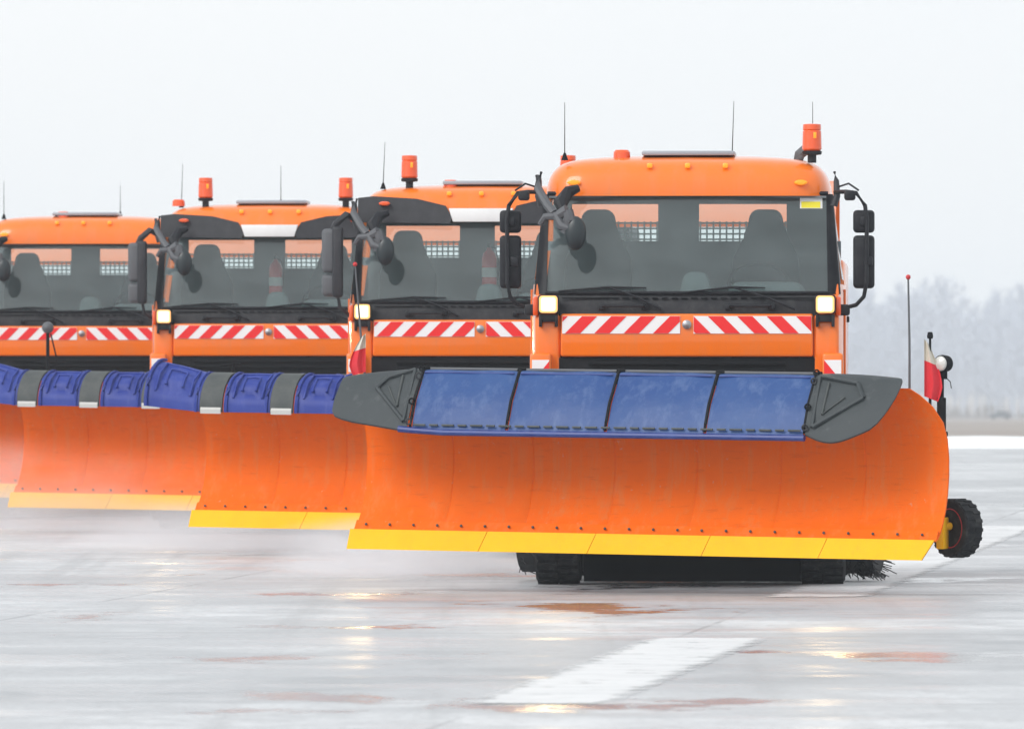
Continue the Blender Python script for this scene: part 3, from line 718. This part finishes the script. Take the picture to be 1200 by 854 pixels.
    b = MB(); b.grid([[Vector((-1.15, 2.62, 2.92)), Vector((1.15, 2.62, 2.92))], [Vector((-1.15, 3.6, 3.27)), Vector((1.15, 3.6, 3.27))], [Vector((-1.15, 6.3, 3.28)), Vector((1.15, 6.3, 3.28))]], [[Vector((-1.15, 2.62, 2.88)), Vector((1.15, 2.62, 2.88))], [Vector((-1.15, 3.6, 3.23)), Vector((1.15, 3.6, 3.23))], [Vector((-1.15, 6.3, 3.24)), Vector((1.15, 6.3, 3.24))]]); b.box(-1.15, -1.08, 2.50, 2.56, 2.6, 2.93); b.box(1.08, 1.15, 2.50, 2.56, 2.6, 2.93); b.box(-1.15, -1.05, 2.56, 2.68, 2.6, 2.93); b.box(1.05, 1.15, 6.1, 6.25, 2.6, 3.24); b.box(-1.15, -1.05, 6.1, 6.25, 2.6, 3.24)
    b.build('hopper_cover', M['orange'], hb)
    # ---- sweeper brush slung under the truck
    b = MB(); sl = 1.50
    b.tube([(-sl + .1, 2.9, .34), (sl, 2.25, .34)], .275, 22)
    r2 = random.Random(i)
    ax = Vector((2 * sl - .1, -.65, 0)).normalized(); pa = ax.cross(Vector((0, 0, 1))).normalized()
    for k in range(1500):
        f = r2.random(); c0 = Vector((-sl + .1, 2.9, .34)).lerp(Vector((sl, 2.25, .34)), f if k > 260 else .93 + .07 * f); a = r2.uniform(0, 6.283)
        d = (pa * math.cos(a) + Vector((0, 0, 1)) * math.sin(a)); tip = c0 + d * r2.uniform(.29, .335) + ax * r2.uniform(-.03, .12)
        if tip.z < .01: tip.z = .01
        b.tube([c0 + d * .26, tip], [.006, .004], 3, cap=False)
    b.build('sweeper_brush', M['bristle'], root, smooth=0)
    plow(i, root, 'sheet' if i == 1 else 'scoop')
    return root

def plow(i, root, style):
    # blade frame: origin at the foot of the blade, u along the blade, v towards the camera
    A = R(-23.8) - YAW
    dz = {1: .30, 2: .235, 3: .235, 4: .24}[i]; roll = .0115
    Ln = 4.89; SHIFT = .18; cx, cy = -.385 * math.cos(YAW) + SHIFT, .385 * math.sin(YAW) - 2.0 * math.cos(YAW)
    ca, sa = math.cos(A), math.sin(A)
    def W(u, v, z):      # to truck coordinates
        return Vector((cx + u * ca + v * sa, cy + u * sa - v * ca, dz + z - u * roll))
    prof = [(.235, .155), (.18, .20), (.12, .28), (.065, .38), (.025, .50), (.0, .64), (.0, .78), (.03, .92), (.09, 1.05), (.17, 1.17), (.26, 1.26), (.34, 1.31)]
    seams = [-1.70, -1.02, -.33, .36, 1.06, 1.76]
    us = [-Ln / 2]
    k = -Ln / 2
    while k < Ln / 2 - .2:
        k += .165
        if all(abs(k - s) > .03 for s in seams): us.append(k)
    us.append(Ln / 2)
    ex = {}
    for s in seams:
        for d_, q in ((-.010, 0), (0, .006), (.010, 0)): us.append(s + d_); ex[round(s + d_, 4)] = q
    us = sorted(set(us))
    def trim(u, z):      # the upper corners are rounded off
        if z > .95:
            c = .19 * ((z - .95) / .36) ** 2.2
            if u > Ln / 2 - .4: return u - c * (u - (Ln / 2 - .4)) / .4
        return u
    P = [[W(trim(u, z), v - ex.get(round(u, 4), 0), z) for u in us] for v, z in prof]
    Q = [[W(trim(u, z), v - .022 - ex.get(round(u, 4), 0), z) for u in us] for v, z in prof]
    b = MB(); b.grid(P, Q)
    blade = b.build('plow_blade', M['blade'], root, smooth=28)
    # reinforcing strip above the cutting edge
    b = MB(); b.grid([[W(-Ln / 2, .252, .145), W(Ln / 2 - .005, .252, .145)], [W(-Ln / 2, .196, .225), W(Ln / 2 - .005, .196, .225)]],
                     [[W(-Ln / 2, .238, .140), W(Ln / 2 - .005, .238, .140)], [W(-Ln / 2, .18, .22), W(Ln / 2 - .005, .18, .22)]])
    b.build('edge_strip', M['blade'], blade, smooth=0)
    # cutting edge in bolted sections
    ce = [-Ln / 2 - .03, -1.30, -.38, .58, 1.55, Ln / 2 - .01]
    for k in range(5):
        a0, a1 = ce[k] + .003, ce[k + 1] - .003
        lowr = a1 - (.05 if k == 4 else 0)
        sl0 = -.07 if True else 0
        b = MB(); b.grid([[W(a0 + (0 if k == 0 else -.05), .33, .0), W(lowr + (-.05 if k < 4 else -.03), .33, .0)], [W(a0, .262, .155), W(a1, .262, .155)]],
                         [[W(a0 + (0 if k == 0 else -.05), .305, .0), W(lowr + (-.05 if k < 4 else -.03), .305, .0)], [W(a0, .240, .152), W(a1, .240, .152)]])
        b.build('cutting_edge', M['yellow'], blade, smooth=0)
    # bolts
    nb = 24; first = None
    for k in range(nb):
        u = -Ln / 2 + .10 + (Ln - .22) * k / (nb - 1); c = W(u, .226, .188)
        if first is None:
            b = MB(); b.lathe([(.011, -.012), (.011, -.020), (.007, -.024), (.0, -.024)], 8, 'y'); first = b.build('bolt', M['bolt'], blade, loc=c, rot=(R(-25), 0, A))
        else: dup(first, blade, c)
    # back ribs and top beam
    for k in range(8):
        u = -2.2 + k * .63
        b = MB(); pf = [(v - .024, z) for v, z in prof[::2]] + [(prof[-1][0] - .06, prof[-1][1] - .02)]
        back = [(.02, 1.20), (-.16, .95), (-.20, .6), (-.12, .3), (.08, .15)]
        poly = pf + back
        b.faces([W(u, v, z) for v, z in poly] + [W(u + .02, v, z) for v, z in poly], [tuple(range(len(poly))), tuple(range(2 * len(poly) - 1, len(poly) - 1, -1))] + [(q, q + len(poly), (q + 1) % len(poly) + len(poly), (q + 1) % len(poly)) for q in range(len(poly))])
        b.build('blade_rib', M['blade'], blade, smooth=0)
    b = MB(); b.tube([W(-2.3, -.16, .45), W(2.3, -.16, .45)], .06, 10); b.tube([W(-2.3, -.12, .95), W(2.3, -.12, .95)], .05, 10); b.build('blade_beam', M['dark'], blade)
    # push frame to the truck
    b = MB(); b.tube([W(-1.2, -.2, .45), (-.45, -.4, .75), (-.45, -.10, .80)], .06, 10); b.tube([W(1.2, -.2, .45), (.45, -.4, .75), (.45, -.10, .80)], .06, 10)
    b.box(-.75, .75, -.34, -.11, .62, 1.16, bevel=.03); b.tube([W(0, -.2, .95), (0, -.4, 1.05), (0, -.15, 1.08)], .05, 10)
    b.build('push_frame', M['dark'], root)

    if style == 'sheet':
        # blue rubber sheet in four panels, laced to a tubular rim
        uT = [-1.80, -.985, -.15, .68, 1.495]; uB = [-1.77, -.955, -.125, .705, 1.53]
        def flap(f, u, lift=0):      # f: 0 top .. 1 bottom
            pts = [(.30, 1.405), (.37, 1.395), (.43, 1.33), (.56, 1.17), (.64, 1.02), (.675, .945)]
            x = f * (len(pts) - 1); k_ = min(int(x), len(pts) - 2); t_ = x - k_
            v = pts[k_][0] * (1 - t_) + pts[k_ + 1][0] * t_; z = pts[k_][1] * (1 - t_) + pts[k_ + 1][1] * t_
            return W(u, v + lift * .7, z + lift * .7)
        r3 = random.Random(5)
        for k in range(4):
            G = []; K = []; nf, nu = 10, 14; ph = r3.uniform(0, 6)
            for a in range(nf + 1):
                f = a / nf; row = []; rk = []
                for c in range(nu + 1):
                    g_ = c / nu; u = (uT[k] * (1 - f) + uB[k] * f) * (1 - g_) + (uT[k + 1] * (1 - f) + uB[k + 1] * f) * g_
                    u += .014 * (1 if g_ < .5 else -1) * (1 if c in (0, nu) else 0)
                    belly = .022 * math.sin(math.pi * g_) * math.sin(math.pi * f) + .006 * math.sin(g_ * 9 + ph) * math.sin(f * 5 + ph)
                    row.append(flap(f, u, belly)); rk.append(flap(f, u, belly - .014))
                G.append(row); K.append(rk)
            b = MB(); b.grid(G, K); fl = b.build('flap_panel', M['blue'], root, smooth=50)
            # seam fold along the top
            b = MB(); b.tube([flap(.26, uT[k] + .03 + (uT[k + 1] - uT[k] - .06) * q / 6, .012) for q in range(7)], .008, 6); b.build('flap_seam', M['blue_rim'], fl)
        for k in range(5):
            b = MB(); pts = [flap(f, uT[k] * (1 - f) + uB[k] * f, .004) for f in (0.02, .2, .4, .6, .8, .97)]
            b.tube(pts, .013, 6)
            c = pts[0]; 
            for q in (pts[0], ): b.box(q.x - .035, q.x + .035, q.y - .03, q.y + .03, q.z - .03, q.z + .022, bevel=.01)
            b.build('flap_stay', M['dark'], root)
        b = MB()
        b.tube([flap(1.0, uB[0] - .10, .0), flap(1.0, uB[0], -.01)] + [flap(1.03, uB[0] + (uB[4] - uB[0]) * q / 12, -.015) for q in range(1, 13)], .026, 10)
        rim_ = b.build('flap_rim', M['blue_rim'], root)
        for q in range(27):
            u = uB[0] + .08 + q * (uB[4] - uB[0] - .16) / 26; b = MB(); ln = .035 if q % 2 else .05
            b.tube([flap(.95, u - ln, .022), flap(.955, u + ln, .024)], .009, 6); b.build('lacing', M['rubber_strip'], rim_)
        b = MB(); b.tube([flap(0, uT[0] + (uT[4] - uT[0]) * q / 8, .008) for q in range(9)], .014, 8); b.build('top_rail', M['greyplastic'], root)
        # rubber end flaps with an embossed triangle
        for s, uin_t, uin_b, uo, dr in ((-1, -1.80, -1.80, -2.47, .0), (1, 1.50, 1.54, 2.22, .0)):
            G = []; K = []; na, nb_ = 12, 16
            for a in range(na + 1):
                f = a / na; row = []; rk = []
                for c in range(nb_ + 1):
                    g_ = c / nb_
                    # outline: rounded outer corners
                    uin = uin_t * (1 - f) + uin_b * f
                    if s < 0: rnd_ = .10 * max(0, .3 - f) / .3 + .20 * (max(0, f - .70) / .30) ** 2; uo_ = uo
                    else: rnd_ = .30 * (max(0, f - .35) / .65) ** 2 + .07 * max(0, .22 - f) / .22; uo_ = uo
                    uu = uin + (uo_ - s * rnd_ - uin) * g_
                    droop = (.06 if s < 0 else .04) * g_ * g_
                    ff = f
                    q = flap(min(ff, 1), uu, .012 - .02 * g_)
                    q = q + Vector((0, 0, -droop * (1 - f) + (.03 * g_ if s < 0 else -.035 * math.sin(math.pi * min(1, g_ * 1.15)) * 0) * f))
                    if s > 0: q.z += (.03 * g_ * (1 - f)) - .05 * f * math.sin(math.pi * g_)
                    if s < 0: q.z += -.02 * f + .05 * f * g_
                    row.append(q); rk.append(q + Vector((0, .014, -.012)))
                G.append(row); K.append(rk)
            b = MB(); b.grid(G, K); ef = b.build('end_flap', M['rubber'], root, smooth=50)
            def on(g_, f, lift=.012):
                a = min(int(f * na), na - 1); c = min(int(g_ * nb_), nb_ - 1); ta = f * na - a; tc_ = g_ * nb_ - c
                q = (G[a][c] * (1 - ta) + G[a + 1][c] * ta) * (1 - tc_) + (G[a][c + 1] * (1 - ta) + G[a + 1][c + 1] * ta) * tc_
                return q + Vector((0, -lift, lift * .7))
            tri = [(.05, .24), (.10, .84), (.62, .50), (.50, .34)] if s > 0 else [(.10, .18), (.06, .84), (.50, .50), (.40, .38)]
            b = MB(); L_ = [on(*tri[q % len(tri)]) for q in range(len(tri) + 1)]
            for q in range(len(tri)): b.tube([L_[q], (L_[q] + L_[q + 1]) / 2, L_[q + 1]], .017, 6)
            b.build('embossed_rib', M['rubber'], ef)
            tr2 = [(.17, .36), (.19, .68), (.40, .50)] if s > 0 else [(.22, .34), (.18, .68), (.36, .48)]
            b = MB(); L_ = [on(g_, f, .010) for g_, f in tr2]; b.tube([L_[0], L_[1]], .010, 6); b.tube([L_[1], L_[2]], .006, 6); b.build('embossed_rib', M['rubber_strip'], ef)
            # shackles holding it to the sheet
            for q in range(4):
                p0 = flap(.12 + q * .26, (uT[0] if s < 0 else uT[4]) * (1 - q * .3) + (uB[0] if s < 0 else uB[4]) * q * .3 + s * .01, .03); b = MB()
                pts = [p0 + Vector((.020 * math.cos(t_), -.01, .022 * math.sin(t_))) for t_ in [k2 * math.pi / 5 for k2 in range(11)]]
                b.tube(pts, .008, 6); b.build('shackle', M['trim'] if q % 2 else M['dark'], ef)
    else:
        # moulded blue deflector hood with grey straps
        def hood(f, u, lift=0, tilt=0):
            a = R(100 - 104 * f); rr_ = .30 + lift + tilt
            return W(u, .34 + rr_ * math.cos(a) * 1.0, 1.10 + rr_ * math.sin(a) * 1.02 - .02 * f * f)
        segs = [(-2.75, -2.215, 'b', .06)]; u_ = -2.205
        while u_ < 2.0:
            segs += [(u_, u_ + .225, 'g', 0), (u_ + .235, u_ + .70, 'b', 0)]; u_ += .71
        segs.append((u_, u_ + .225, 'g', 0)); segs.append((u_ + .235, 2.48, 'b', .04))
        for (u0, u1, c_, tl) in segs:
            nf, nu = 10, 12; G = []; K = []
            for a in range(nf + 1):
                f = a / nf; row = []; rk = []
                for c in range(nu + 1):
                    g_ = c / nu; u = u0 + (u1 - u0) * g_
                    tt = tl * (1 - g_ if u0 < 0 else g_)
                    em = 0
                    if c_ == 'b' and .18 < g_ < .86 and .25 < f < .80: em = -.028
                    if c_ == 'b' and .30 < g_ < .74 and .35 < f < .70: em = 0
                    lf = (.014 if c_ == 'g' else 0) + em + tt
                    q = hood(f, u - .10 * f * 0, lf); row.append(q + Vector((0, 0, tt * .9))); rk.append(hood(f, u, lf - .02) + Vector((0, 0, tt * .9)))
                G.append(row); K.append(rk)
            b = MB(); b.grid(G, K)
            o = b.build('deflector_hood' if c_ == 'b' else 'rubber_strap', M['blue_deep'] if c_ == 'b' else M['rubber_strip'], root, smooth=40)
            if c_ == 'b':
                for (ga, gb, fa, fb) in ((.20, .82, .20, .78), (.36, .66, .36, .66)):
                    def hp(g_, f):
                        tt = tl * (1 - g_ if u0 < 0 else g_); return hood(f, u0 + (u1 - u0) * g_, .004 + tt) + Vector((0, 0, tt * .9))
                    b = MB(); b.tube([hp(ga, fb), hp(ga, (fa + fb) / 2), hp(ga, fa), hp((ga + gb) / 2, fa - .02), hp(gb, fa), hp(gb, (fa + fb) / 2), hp(gb, fb)], .012, 6); b.build('hood_rib', M['blue_deep'], o)
                for e in (0, 1):
                    b = MB(); uu = u0 + .03 if e == 0 else u1 - .03; tt = tl * (1 if (e == 0) == (u0 < 0) else 0)
                    b.tube([hood(f / 8, uu, .010 + tt) + Vector((0, 0, tt * .9)) for f in range(9)], .014, 6); b.build('hood_rib', M['blue_deep'], o)
            else:
                b = MB(); b.grid([[hood(.96, u0 + .01, .022), hood(.96, u1 - .01, .022)], [hood(1.02, u0 + .01, .022), hood(1.02, u1 - .01, .022)]],
                                 [[hood(.93, u0 + .01, .016), hood(.93, u1 - .01, .016)], [hood(1.02, u0 + .01, .016), hood(1.02, u1 - .01, .016)]]); b.build('strap_clamp', M['clamp'], o, smooth=0)
    # support wheel behind the outer end
    sw = W(Ln / 2 - .06, -.33, 0)
    wr = wheel(root, 0, 0, rimk=.66, r=.225, w=.16, name='support_wheel', rim=M['redrim'], tread=20)
    wr.location = (sw.x, sw.y, .51 + (dz - .30)); wr.rotation_euler = (0, 0, R(40))
    b = MB(); d0 = W(Ln / 2 - .10, -.10, .10); b.box(-.03, .03, -.05, .25, -.02, .22, bevel=.01); b.tube([(0, .1, .15), (.12, .26, .16)], .03, 8)
    b.build('wheel_bracket', M['yellow'], root, loc=d0, rot=(0, 0, R(-10)))
    # end markers
    def pole(pts, r, mt, name): b_ = MB(); b_.tube(pts, r, 8); return b_.build(name, mt, root)
    if i == 1:
        q = W(Ln / 2 - .34, -.05, 1.05); pr = pole([q, q + Vector((0, 0, .6)), q + Vector((-.01, 0, 1.10))], [.010, .009, .007], M['greyplastic'], 'marker_rod')
        b = MB(); bmesh.ops.create_uvsphere(b.bm, u_segments=10, v_segments=8, radius=.020); b.build('rod_tip', M['redrim'], pr, loc=q + Vector((-.01, 0, 1.11)))
        q = W(-Ln / 2 + .02, .02, 1.10); pl = pole([q, q + Vector((-.05, 0, .45)), q + Vector((-.105, 0, 1.12))], [.010, .009, .006], M['greyplastic'], 'marker_rod')
        b = MB(); bmesh.ops.create_uvsphere(b.bm, u_segments=10, v_segments=8, radius=.018); b.build('rod_tip', M['redrim'], pl, loc=q + Vector((-.105, 0, 1.12)))
        def flag(q0, wdir, h, wd, name='flag'):
            # limp cloth: triangle of folds, cream above, red below
            bR = MB(); nf = 8; nu = 8
            def pt(a, c, off): 
                f = a / nf; g_ = c / nu; ww = wd * (.25 + .75 * math.sin(min(1, f * 1.25) * math.pi / 2)) * (1 - .25 * max(0, f - .8) / .2)
                return q0 + Vector((wdir * ww * g_, .02 * math.sin(g_ * 9) + off, -h * f - .10 * g_ * h))
            for mt, r_ in ((M['flagwhite'], (0, 3)), (M['flagred'], (3, nf))):
                bR.grid([[pt(a, c, 0) for c in range(nu + 1)] for a in range(r_[0], r_[1] + 1)], [[pt(a, c, .006) for c in range(nu + 1)] for a in range(r_[0], r_[1] + 1)], mt)
            return bR
        q = W(Ln / 2 - .19, -.10, .95); fp = pole([q, q + Vector((0, 0, .4)), q + Vector((.0, 0, .76))][:3], [.012, .011, .009], M['dark'], 'flag_pole')
        b = MB(); b.lathe([(.02, -.02), (.024, .0), (.018, .03), (0, .032)], 10, 'z'); b.build('pole_cap', M['dark'], fp, loc=q + Vector((0, 0, .76)))
        flag(q + Vector((-.045, -.02, .74)), 1, .44, .14).build('flag', None, fp)
        flag(W(-Ln / 2 + .02, .02, 1.68) + Vector((-.02, -.03, .0)), -1, .30, .13).build('flag', None, pl)
        # lamp on its own black post
        q = W(Ln / 2 - .12, -.16, .82); lp = pole([q, q + Vector((0, 0, .60))], .019, M['dark'], 'lamp_post')
        b = MB(); b.box(-.035, .035, -.035, .035, 0, .42, bevel=.008); b.box(-.05, .05, -.03, .03, .12, .16, bevel=.01); b.build('post_sleeve', M['dark'], lp, loc=q)
        b = MB(); b.lathe([(.03, .08), (.062, .05), (.068, .0), (.064, -.03)], 20, 'y'); b.tube([(0, .01, -.06), (0, .01, -.12)], .03, 8); b.tube([(0, .03, -.1), (.05, .03, -.14), (.06, .03, -.19)], .004, 5)
        hd = b.build('lamp_head', M['dark'], lp, loc=q + Vector((.01, 0, .68)), rot=(0, 0, R(-35)))
        b = MB(); b.lathe([(.058, -.031), (.052, -.045), (.03, -.058), (0, -.062)], 20, 'y'); b.build('lamp_lens', M['lens'], lp, loc=q + Vector((.01, 0, .68)), rot=(0, 0, R(-35)))
    elif i in (2, 3):
        q = W(-Ln / 2 + .25, -.05, 1.2); lp = pole([q, q + Vector((0, 0, .30 if i == 2 else .62))], .018, M['dark'], 'lamp_post')
        if i == 3:
            b = MB(); b.lathe([(.0, .05), (.05, .04), (.062, .0), (.055, -.03), (.03, -.05), (0, -.055)], 16, 'y'); b.build('lamp_head', M['greyplastic'], lp, loc=q + Vector((0, 0, .66)))
            b = MB(); b.tube([q + Vector((.05, 0, .1)), q + Vector((.09, 0, .35)), q + Vector((.03, 0, .6))], .008, 6); b.tube([q + Vector((-.14, 0, .30)), q + Vector((.18, 0, .30))], .010, 6); b.build('cable', M['dark'], lp)
        else:
            b = MB(); b.tube([q + Vector((-.12, 0, .28)), q + Vector((.06, 0, .30))], .012, 6); b.build('cross_bar', M['dark'], lp)

trucks = [
    (1, 1.385, 90.0, 'nearest orange snowplow truck, laced blue sheet with grey rubber ends above its blade', 'plain'),
    (2, -.293, 105.6, 'second orange snowplow truck from the right, dark sun visor, standing behind the nearest one', 'visor'),
    (3, -2.546, 119.0, 'third orange snowplow truck from the right, two tall amber beacons on its roof', 'visor'),
    (4, -4.889, 129.2, 'farthest orange snowplow truck, plain roof without visor, at the left edge of the photo', 'plain'),
]
for t_ in trucks: make_truck(*t_)

# fire extinguishers standing inside two of the cabs
for X, D, lx, lz, lab in ((-.293, 105.6, .02, 2.42, 'red fire extinguisher inside the cab of the second truck from the right'),
                          (-2.546, 119.0, -.02, 2.42, 'red fire extinguisher inside the cab of the third truck from the right')):
    c, s = math.cos(YAW), math.sin(YAW); ly = 1.55
    e = empty('fire_extinguisher', (X + lx * c - ly * s, D + lx * s + ly * c, lz), YAW); tag(e, lab, 'fire extinguisher', 'fire extinguishers in the cabs')
    b = MB(); b.lathe([(.05, 0), (.07, .01), (.07, .33), (.055, .38), (.025, .41), (.02, .43)], 18, 'z'); b.build('cylinder', M['extinguisher'], e)
    b = MB(); b.lathe([(.072, .15), (.072, .24)], 18, 'z'); b.build('label_band', M['white'], e)
    b = MB(); b.box(-.015, .015, -.06, .03, .43, .47, bevel=.006); b.tube([(0, 0, .44), (.06, -.02, .42), (.085, -.02, .30), (.08, -.01, .12)], .009, 6); b.build('valve', M['dark'], e)

# ------------------------------------------------------------------ snow dust thrown up by the blades
def spray(name, cx, cy, cz, sx, sy, sz, dens, rz, lab, seed):
    mm = bpy.data.materials.new('snow_dust'); mm.use_nodes = True; n = mm.node_tree.nodes; l = mm.node_tree.links; n.clear()
    o = n.new('ShaderNodeOutputMaterial'); v = n.new('ShaderNodeVolumePrincipled'); v.inputs['Color'].default_value = (.97, .98, 1, 1); v.inputs['Anisotropy'].default_value = .2
    t = n.new('ShaderNodeTexCoord'); ln = n.new('ShaderNodeVectorMath'); ln.operation = 'LENGTH'; l.new(t.outputs['Object'], ln.inputs[0])
    r1 = n.new('ShaderNodeMapRange'); r1.interpolation_type = 'SMOOTHSTEP'; r1.inputs['From Min'].default_value = 1.0; r1.inputs['From Max'].default_value = .15
    l.new(ln.outputs['Value'], r1.inputs[0])
    ad = n.new('ShaderNodeVectorMath'); ad.operation = 'ADD'; ad.inputs[1].default_value = (seed, seed * 2, 0); l.new(t.outputs['Object'], ad.inputs[0])
    z = n.new('ShaderNodeTexNoise'); z.inputs['Scale'].default_value = 2.2; z.inputs['Detail'].default_value = 4; l.new(ad.outputs[0], z.inputs['Vector'])
    r2 = n.new('ShaderNodeMapRange'); r2.inputs['From Min'].default_value = .35; r2.inputs['From Max'].default_value = .65; r2.inputs['To Max'].default_value = dens; l.new(z.outputs[0], r2.inputs[0])
    mu = n.new('ShaderNodeMath'); mu.operation = 'MULTIPLY'; l.new(r1.outputs[0], mu.inputs[0]); l.new(r2.outputs[0], mu.inputs[1])
    l.new(mu.outputs[0], v.inputs['Density']); l.new(v.outputs[0], o.inputs['Volume'])
    b = MB(); bmesh.ops.create_uvsphere(b.bm, u_segments=24, v_segments=14, radius=1)
    for q in b.bm.verts:
        q.co.z = max(q.co.z, (-cz + .02) / sz)
    ob = b.build(name, mm, None, loc=(cx, cy, cz), rot=(0, 0, rz)); ob.scale = (sx, sy, sz)
    return tag(ob, lab, 'snow spray', kind='stuff')
spray('snow_spray', -2.2, 106.2, .06, 3.6, 2.6, .55, 1.1, YAW, 'white snow dust drifting under the blade of the second truck', 1.3)
spray('snow_spray', -4.6, 118.0, .16, 3.6, 2.8, .95, .75, YAW, 'white snow dust drifting under the blade of the third truck', 4.1)
spray('snow_spray', -6.9, 127.2, .20, 3.0, 2.4, .8, .6, YAW, 'white snow dust in front of the farthest truck at the left edge', 7.7)
spray('snow_spray', -.85, 95.0, .08, 1.6, 3.6, .50, 1.5, YAW, 'white snow dust trailing beside the left front wheel of the nearest truck', 10.2)

# ------------------------------------------------------------------ haze
hm = bpy.data.materials.new('haze'); hm.use_nodes = True; n = hm.node_tree.nodes; n.clear()
o = n.new('ShaderNodeOutputMaterial'); v = n.new('ShaderNodeVolumePrincipled'); v.inputs['Density'].default_value = .00026; v.inputs['Color'].default_value = (.88, .94, 1.0, 1); v.inputs['Anisotropy'].default_value = .0
hm.node_tree.links.new(v.outputs[0], o.inputs['Volume'])
b = MB(); b.box(-6100, 6100, -80, 9100, -14, 23)
tag(b.build('haze', hm, smooth=0), 'thin cold winter haze over the airfield', 'haze', kind='stuff')
